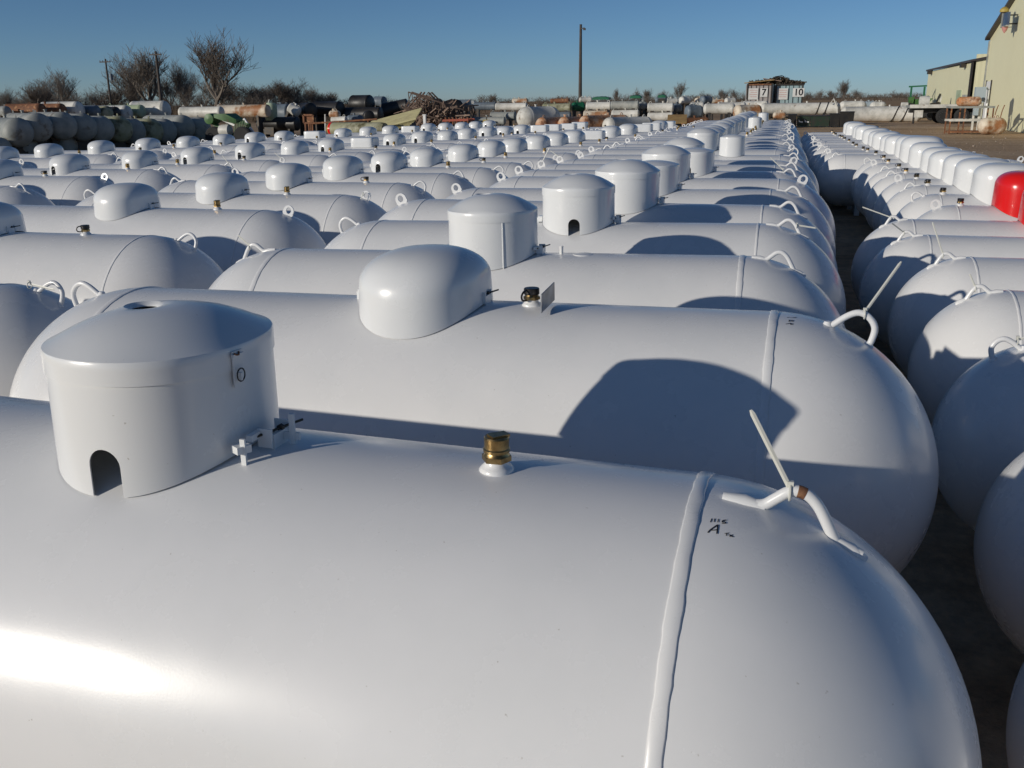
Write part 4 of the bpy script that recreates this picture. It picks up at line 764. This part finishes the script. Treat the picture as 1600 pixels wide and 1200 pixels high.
for (u0, u1, v0, v1, nm_, mt_) in ((1496, 1503, 141, 172, 'door', 'palegreen'), (1505, 1512, 148, 172, 'door', 'oldgrey')):
    a0, zA = onx(Xm, u0, v0); a1, _ = onx(Xm, u1, v0); part(nm_, MB().box((-.03, (a0+a1)/2, zA/2), (.06, abs(a0-a1), zA)), mt_, t, False)
for u, v in ((1509.5, 102), (1456.5, 113)): a0, zA = onx(Xm, u, v); part('wall_lamp', MB().box((-.2, a0, zA), (.35, .5, .3)).box((-.02, a0, zA+.1), (.1, .3, .2)), 'darksteel', t, False)
# small crane-like machine before the wing
c = at(1464, 166, 70); t = thing('post_driver', 'small dark and white machine with a raised arm before the wing', 'machine', (c.x, c.y, 0)); q = 70/FPX; Z = lambda v: EYE-(v-149.6)*q
part('arm', MB().bar((-3*q, 0, Z(163)), (3*q, 0, Z(146)), .22, .12), 'darksteel', t, False); part('mast', MB().bar((3*q, 0, .2), (4*q, 0, Z(148)), .12), 'dirtywhite', t, False); part('body', MB().rings([[(-.5, -.4, .3), (.4, -.4, .3), (.4, .4, .3), (-.5, .4, .3)], [(-.45, -.35, Z(160)), (.1, -.3, Z(158)), (.1, .3, Z(158)), (-.45, .35, Z(160))]]), 'darksteel', t, False)
for x in (-.4, .35): part('wheel', MB().lathe([(.1, -.08), (.28, -.1), (.32, -.05), (.32, .05), (.28, .1), (.1, .08)], 20, 'y', (x, -.45, .32)), 'rubber', t)
# rusty rack with an old tank on it
c = gat(1511, 209); D = (c-Vector((0, 0, EYE))).dot(fw); q = D/FPX; t = thing('steel_rack', 'rusty two-tier steel rack standing by the building', 'rack', (c.x, c.y, 0), (0, 0, R(4))); Wd, Hd = 30*q, 40*q
for x in (-Wd, -Wd*.35, Wd):
    for y in (-.45, .45): part('post', MB().bar((x, y, 0), (x, y, Hd), .055), 'rust', t, False)
part('top_rail', MB().box((.0, -.45, Hd), (2*Wd+.1, .07, .09)).box((0, .45, Hd), (2*Wd+.1, .07, .09)).box((-Wd, 0, Hd), (.07, .9, .07)).box((Wd, 0, Hd), (.07, .9, .07)), 'oldgrey', t, False)
part('mid_rail', MB().box((0, -.45, Hd*.52), (2*Wd+.1, .07, .10)).box((0, .45, Hd*.52), (2*Wd+.1, .07, .1)), 'dirtywhite', t, False); part('base', MB().box((0, 0, .10), (2*Wd, .95, .09)), 'rust', t, False)
vessel('storage_tank', 'rust-streaked tan tank lying on top of the rack', 'storage tank', (c.x-.1*Wd, c.y, Hd+.045+.21), 36*q, .21, 'rusthead', None, hd=.8, fit=False)
# small rusty and white tank by the wall
c = gat(1549, 210); r = .37; t = vessel('storage_tank', 'rust and white tank with raised rods lying by the wall', 'storage tank', (c.x, c.y+.1, r), 1.25, r, 'rustwhite', None, hd=.85, yaw=R(12))
for x in (.05, .32): part('rod', MB().tube([(x, 0, r-.02), (x+.05, 0, r+.3), (x+.12, 0, r+.55)], .022, 6), 'rust', t)
# ------------------------------------------------------------------ bare trees
def tree_meshes(seed, H_, spread, levels, trunk=.16, lean=.0, bush=False):
    rnd = random.Random(seed); tr = MB(); cr = MB()
    def seg(mb, a, b, ra, rb_, n):
        d = (b-a); ax = d.to_track_quat('Z', 'Y').to_matrix(); mb.rings([[a+ax @ Vector((ra*math.cos(2*math.pi*j/n), ra*math.sin(2*math.pi*j/n), 0)) for j in range(n)], [b+ax @ Vector((rb_*math.cos(2*math.pi*j/n), rb_*math.sin(2*math.pi*j/n), 0)) for j in range(n)]], capa=False, capb=False)
    def grow(p, d, L_, r_, lv):
        n = (4 if lv in (2, 3) else 3) if lv < levels else 2; q_ = p
        for i in range(n):
            d = (d+Vector((rnd.gauss(0, .12), rnd.gauss(0, .12), rnd.gauss(.05, .06)))).normalized(); b = q_+d*L_/n; rb_ = r_*(1-.35*(i+1)/n)
            seg(tr if lv <= 1 else cr, q_, b, r_*(1-.35*i/n), rb_, 6 if lv < 2 else 3); q_ = b
            if lv < levels and i < n-1 and lv > 0 and rnd.random() < .95:
                s_ = Vector((rnd.gauss(0, 1), rnd.gauss(0, 1), rnd.uniform(.1, .7))).normalized(); grow(q_, (d*.7+s_*.8).normalized(), L_*rnd.uniform(.5, .75), rb_*.5, lv+1)
        if lv < levels:
            for _ in range(rnd.choice((2, 3, 3)) if lv else (rnd.choice((4, 5)))):
                s_ = Vector((rnd.gauss(0, 1), rnd.gauss(0, 1), rnd.uniform(-.15, .5))).normalized(); grow(q_, (d*(.9 if lv else .7)+s_*spread).normalized(), L_*rnd.uniform(.62, .9), max(r_*.58*rnd.uniform(.75, 1), .0015), lv+1)
    if bush:
        for _ in range(6): grow(Vector((rnd.uniform(-.1, .1), rnd.uniform(-.1, .1), -.02)), Vector((rnd.gauss(0, .5), rnd.gauss(0, .5), 1)).normalized(), .32, .02, 2)
    else: grow(Vector((0, 0, -.05)), Vector((lean, 0, 1)).normalized(), .24, .028, 0)
    zmax = max(v[2] for v in (tr.v+cr.v)); k = 1/zmax
    for mb in (tr, cr): mb.v = [(x*k, y*k, z*k) for x, y, z in mb.v]
    return (tr.mesh('trunk', M['bark'], True) if tr.v else None), cr.mesh('crown', M['bark'], False)
TM = [tree_meshes(3, 1, .80, 5), tree_meshes(8, 1, .72, 5), tree_meshes(14, 1, .95, 5), tree_meshes(23, 1, .8, 5, bush=True), tree_meshes(31, 1, .9, 5, bush=True)]
def tree(u, vtop, D, wpx, kind, label, group, name='bare_tree'):
    top = at(u, vtop, D); h = max(top.z, 1.2); tm, cm = TM[kind]; t = thing(name, label, 'tree' if kind < 3 else 'shrub', (top.x, top.y, gz(top.x)), (0, 0, random.uniform(0, 6.28)), group)
    xs_ = [v.co.x for v in cm.vertices]; w0 = (max(xs_)-min(xs_)); sx = wpx*1.2*D/FPX/w0
    if tm: link('trunk', tm, t, sc=(sx, sx, h))
    link('crown', cm, t, sc=(sx, sx, h)); return t
random.seed(77)
GT1, GT2 = 'bare trees behind the yard on the left', 'far bare trees on the right skyline'
for a in [(318,40,110,92,1,'tallest bare tree, right of the dark utility pole'),(232,62,116,84,1,'tall bare tree behind the dark utility pole'),(258,88,120,50,0,'slender bare tree just right of the dark pole'),(92,94,104,64,2,'broad bare tree at the left behind the rusty tanks'),(50,122,108,56,1,'low spreading bare tree left of the broad one'),(118,128,116,56,0,'thin bare tree right of the broad left one'),(2,128,100,40,2,'bare tree cut by the left edge of the view'),
    (178,128,118,56,1,'small bare tree behind the thin utility pole'),(206,122,124,50,2,'small bare tree left of the dark utility pole'),(285,112,118,60,2,'short bare tree below the tallest one'),(345,112,116,56,1,'bare tree right of the tallest one'),(372,120,120,60,0,'rounded bare tree left of the pale green tank'),(402,124,124,50,2,'bare tree above the long beige tank'),(434,117,118,54,1,'bare tree above the pale green upright tank'),(462,126,126,50,0,'bare tree right of the pale green tank'),(490,130,122,52,2,'bare tree above the leftmost black tank'),(516,138,130,44,1,'low bare tree left of the big black tank'),(145,134,122,44,2,'low bare tree between broad tree and thin pole'),
    (70,112,118,58,2,'bare tree just left of the broad left one'),(210,88,124,64,1,'tall thin bare tree left of the dark utility pole'),(282,84,122,62,2,'tall bare tree between dark pole and the tallest tree'),(356,118,128,64,2,'wide low bare tree right of the tallest one'),(418,126,130,64,1,'wide low bare tree behind the long beige tank'),(448,121,128,60,2,'wide bare tree above the white standing tank'),(30,134,116,50,0,'low bare tree near the left edge')]:
    tree(*a[:5], a[5], GT1)
SG1, SG2 = 'scrubby bushes behind the left yard', 'bushes on the right skyline'
SLB = 'bare brown bush, {} from the left in the scrub behind the left yard'
for i, u in enumerate(range(12, 640, 22)):
    tree(u+random.uniform(-6, 6), (146 if u < 520 else 151)+random.uniform(-7, 5), 118+random.uniform(-8, 20), random.uniform(34, 56), 3+i % 2, SLB.format(ORD[i]), SG1, 'bare_shrub')
for k, a in enumerate([(1062,121,190,30,2,'dark dense tree above the blue-grey tank'),(964,134,210,10,1,'narrow tree right of the tall central pole'),(990,134,200,18,0,'small tree above the three-high stack'),(1011,135,205,18,1,'small tree right of the three-high stack'),(1034,136,200,20,2,'small tree above the two-high stack'),(1105,138,210,18,0,'small tree right of the dark dense one'),(1128,135,205,20,1,'small tree left of the containers'),(1148,134,200,22,2,'bushy tree just left of the containers'),(1166,140,210,14,0,'low tree touching container seven'),(1321,121,190,22,1,'taller tree standing alone right of the containers'),(1280,137,200,22,2,'small tree right of container ten'),(1262,136,205,16,0,'small tree behind container ten\'s edge'),(1298,138,200,18,1,'small tree left of the taller lone one'),(1340,136,205,20,2,'small tree right of the taller lone one'),(1400,139,200,24,0,'small tree left of the green loader'),(770,143,190,22,1,'small tree on the skyline right of the scrap heap'),(870,145,200,30,2,'low tree left of the tall central pole')]):
    tree(*a[:5], a[5], GT2)
SLR = 'brown bush, {} from the left on the far right skyline'
us = [735, 752, 790, 812, 850, 890, 925, 950, 975, 1000, 1022, 1048, 1078, 1094, 1118, 1140, 1158, 1250, 1268, 1288, 1306, 1330, 1350, 1368, 1384, 1402, 1420, 1438]
for i, u in enumerate(us):
    tree(u, (150 if u < 940 else 147)+random.uniform(-5, 2), 185+random.uniform(-15, 25), random.uniform(26, 60), 3+i % 2, SLR.format(ORD[i]), SG2, 'bare_shrub')
# brown weeds and brush along the yard's far edge (nobody could count it)
mb = MB(); rnd = random.Random(9)
for i in range(9000):
    if rnd.random() < .5: u = rnd.uniform(0, 660); D = rnd.uniform(95, 150); hh = rnd.uniform(.8, 2.2)
    else: u = rnd.uniform(640, 1460); D = rnd.uniform(150, 230); hh = rnd.uniform(.8, 2.6)
    p = at(u, 150, D); p.z = -.05; a = Vector((rnd.gauss(0, .35), rnd.gauss(0, .35), 1))*hh; w_ = rnd.uniform(.03, .09)
    q1, q2 = p+Vector((w_, 0, 0)), p-Vector((w_, 0, 0)); q3 = p+Vector((0, w_, 0)); mb.add([q1, q2, q3, p+a], [(0, 1, 3), (1, 2, 3), (2, 0, 3)])
tag(part('brush', mb, 'scrub', None, False), 'brown weeds and brush along the far edge of the yard', 'brush', kind='stuff')
mb = MB(); rnd = random.Random(19)                   # earth bank beyond the yard
xs_ = [-300+8*i for i in range(80)]
for j, (y, z) in enumerate(((150, -.1), (158, .7), (172, 1.25), (200, 1.4), (260, -.1))):
    for x in xs_: mb.v.append((x, y+rnd.uniform(-2, 2), z*(.55+.45*math.sin(x*.031+1))+rnd.uniform(-.1, .1) if 0 < j < 4 else z))
n = len(xs_)
for j in range(4):
    for i in range(n-1): a = j*n+i; mb.f.append((a, a+1, a+1+n, a+n))
tag(part('field_bank', mb, M['ground'], ang=60), kind='structure')
# loose stones and clods on the open dirt
mb = MB(); rnd = random.Random(4)
for i in range(1800):
    p = Vector((rnd.uniform(2.9, 13), rnd.uniform(14, 66), .0)); s_ = rnd.uniform(.006, .02) if rnd.random() < .985 else rnd.uniform(.03, .05); ring = lambda z, k: [p+Vector((s_*k*math.cos(a)*rnd.uniform(.7, 1.2), s_*k*math.sin(a)*rnd.uniform(.7, 1.2), z*s_)) for a in (0, 1.3, 2.5, 3.8, 5)]
    mb.rings([ring(-.3, 1), ring(.5, .9), ring(.9, .3)])
tag(part('stones', mb, mat('dusty_stone', (.40, .33, .26), .9, var=(.28, .21, .15), vscale=1.5), None, False), 'small pale stones and clods scattered on the brown dirt', 'stones', kind='stuff')

# rust ring on the nearest lug, side seam of the third tank's cover
lg1 = [o for o in t1.children if o.name.startswith('lifting_lug')][0]
part('rust_mark', MB().tube([(.157, 0, .4975), (.163, 0, .4965), (.169, 0, .494)], .0104, 10), 'rust', lg1)
cv3 = [o for o in t3.children if o.name.startswith('dome_cover')][0]; ang = R(-62); px, py = plan(ang, .203, .215, 2.15)
part('side_seam', MB().tube([(px*1.004, py*1.004, -.04), (px*.998, py*.998, .07), (px*.992, py*.992, .162)], .0032, 8), 'dome', cv3)
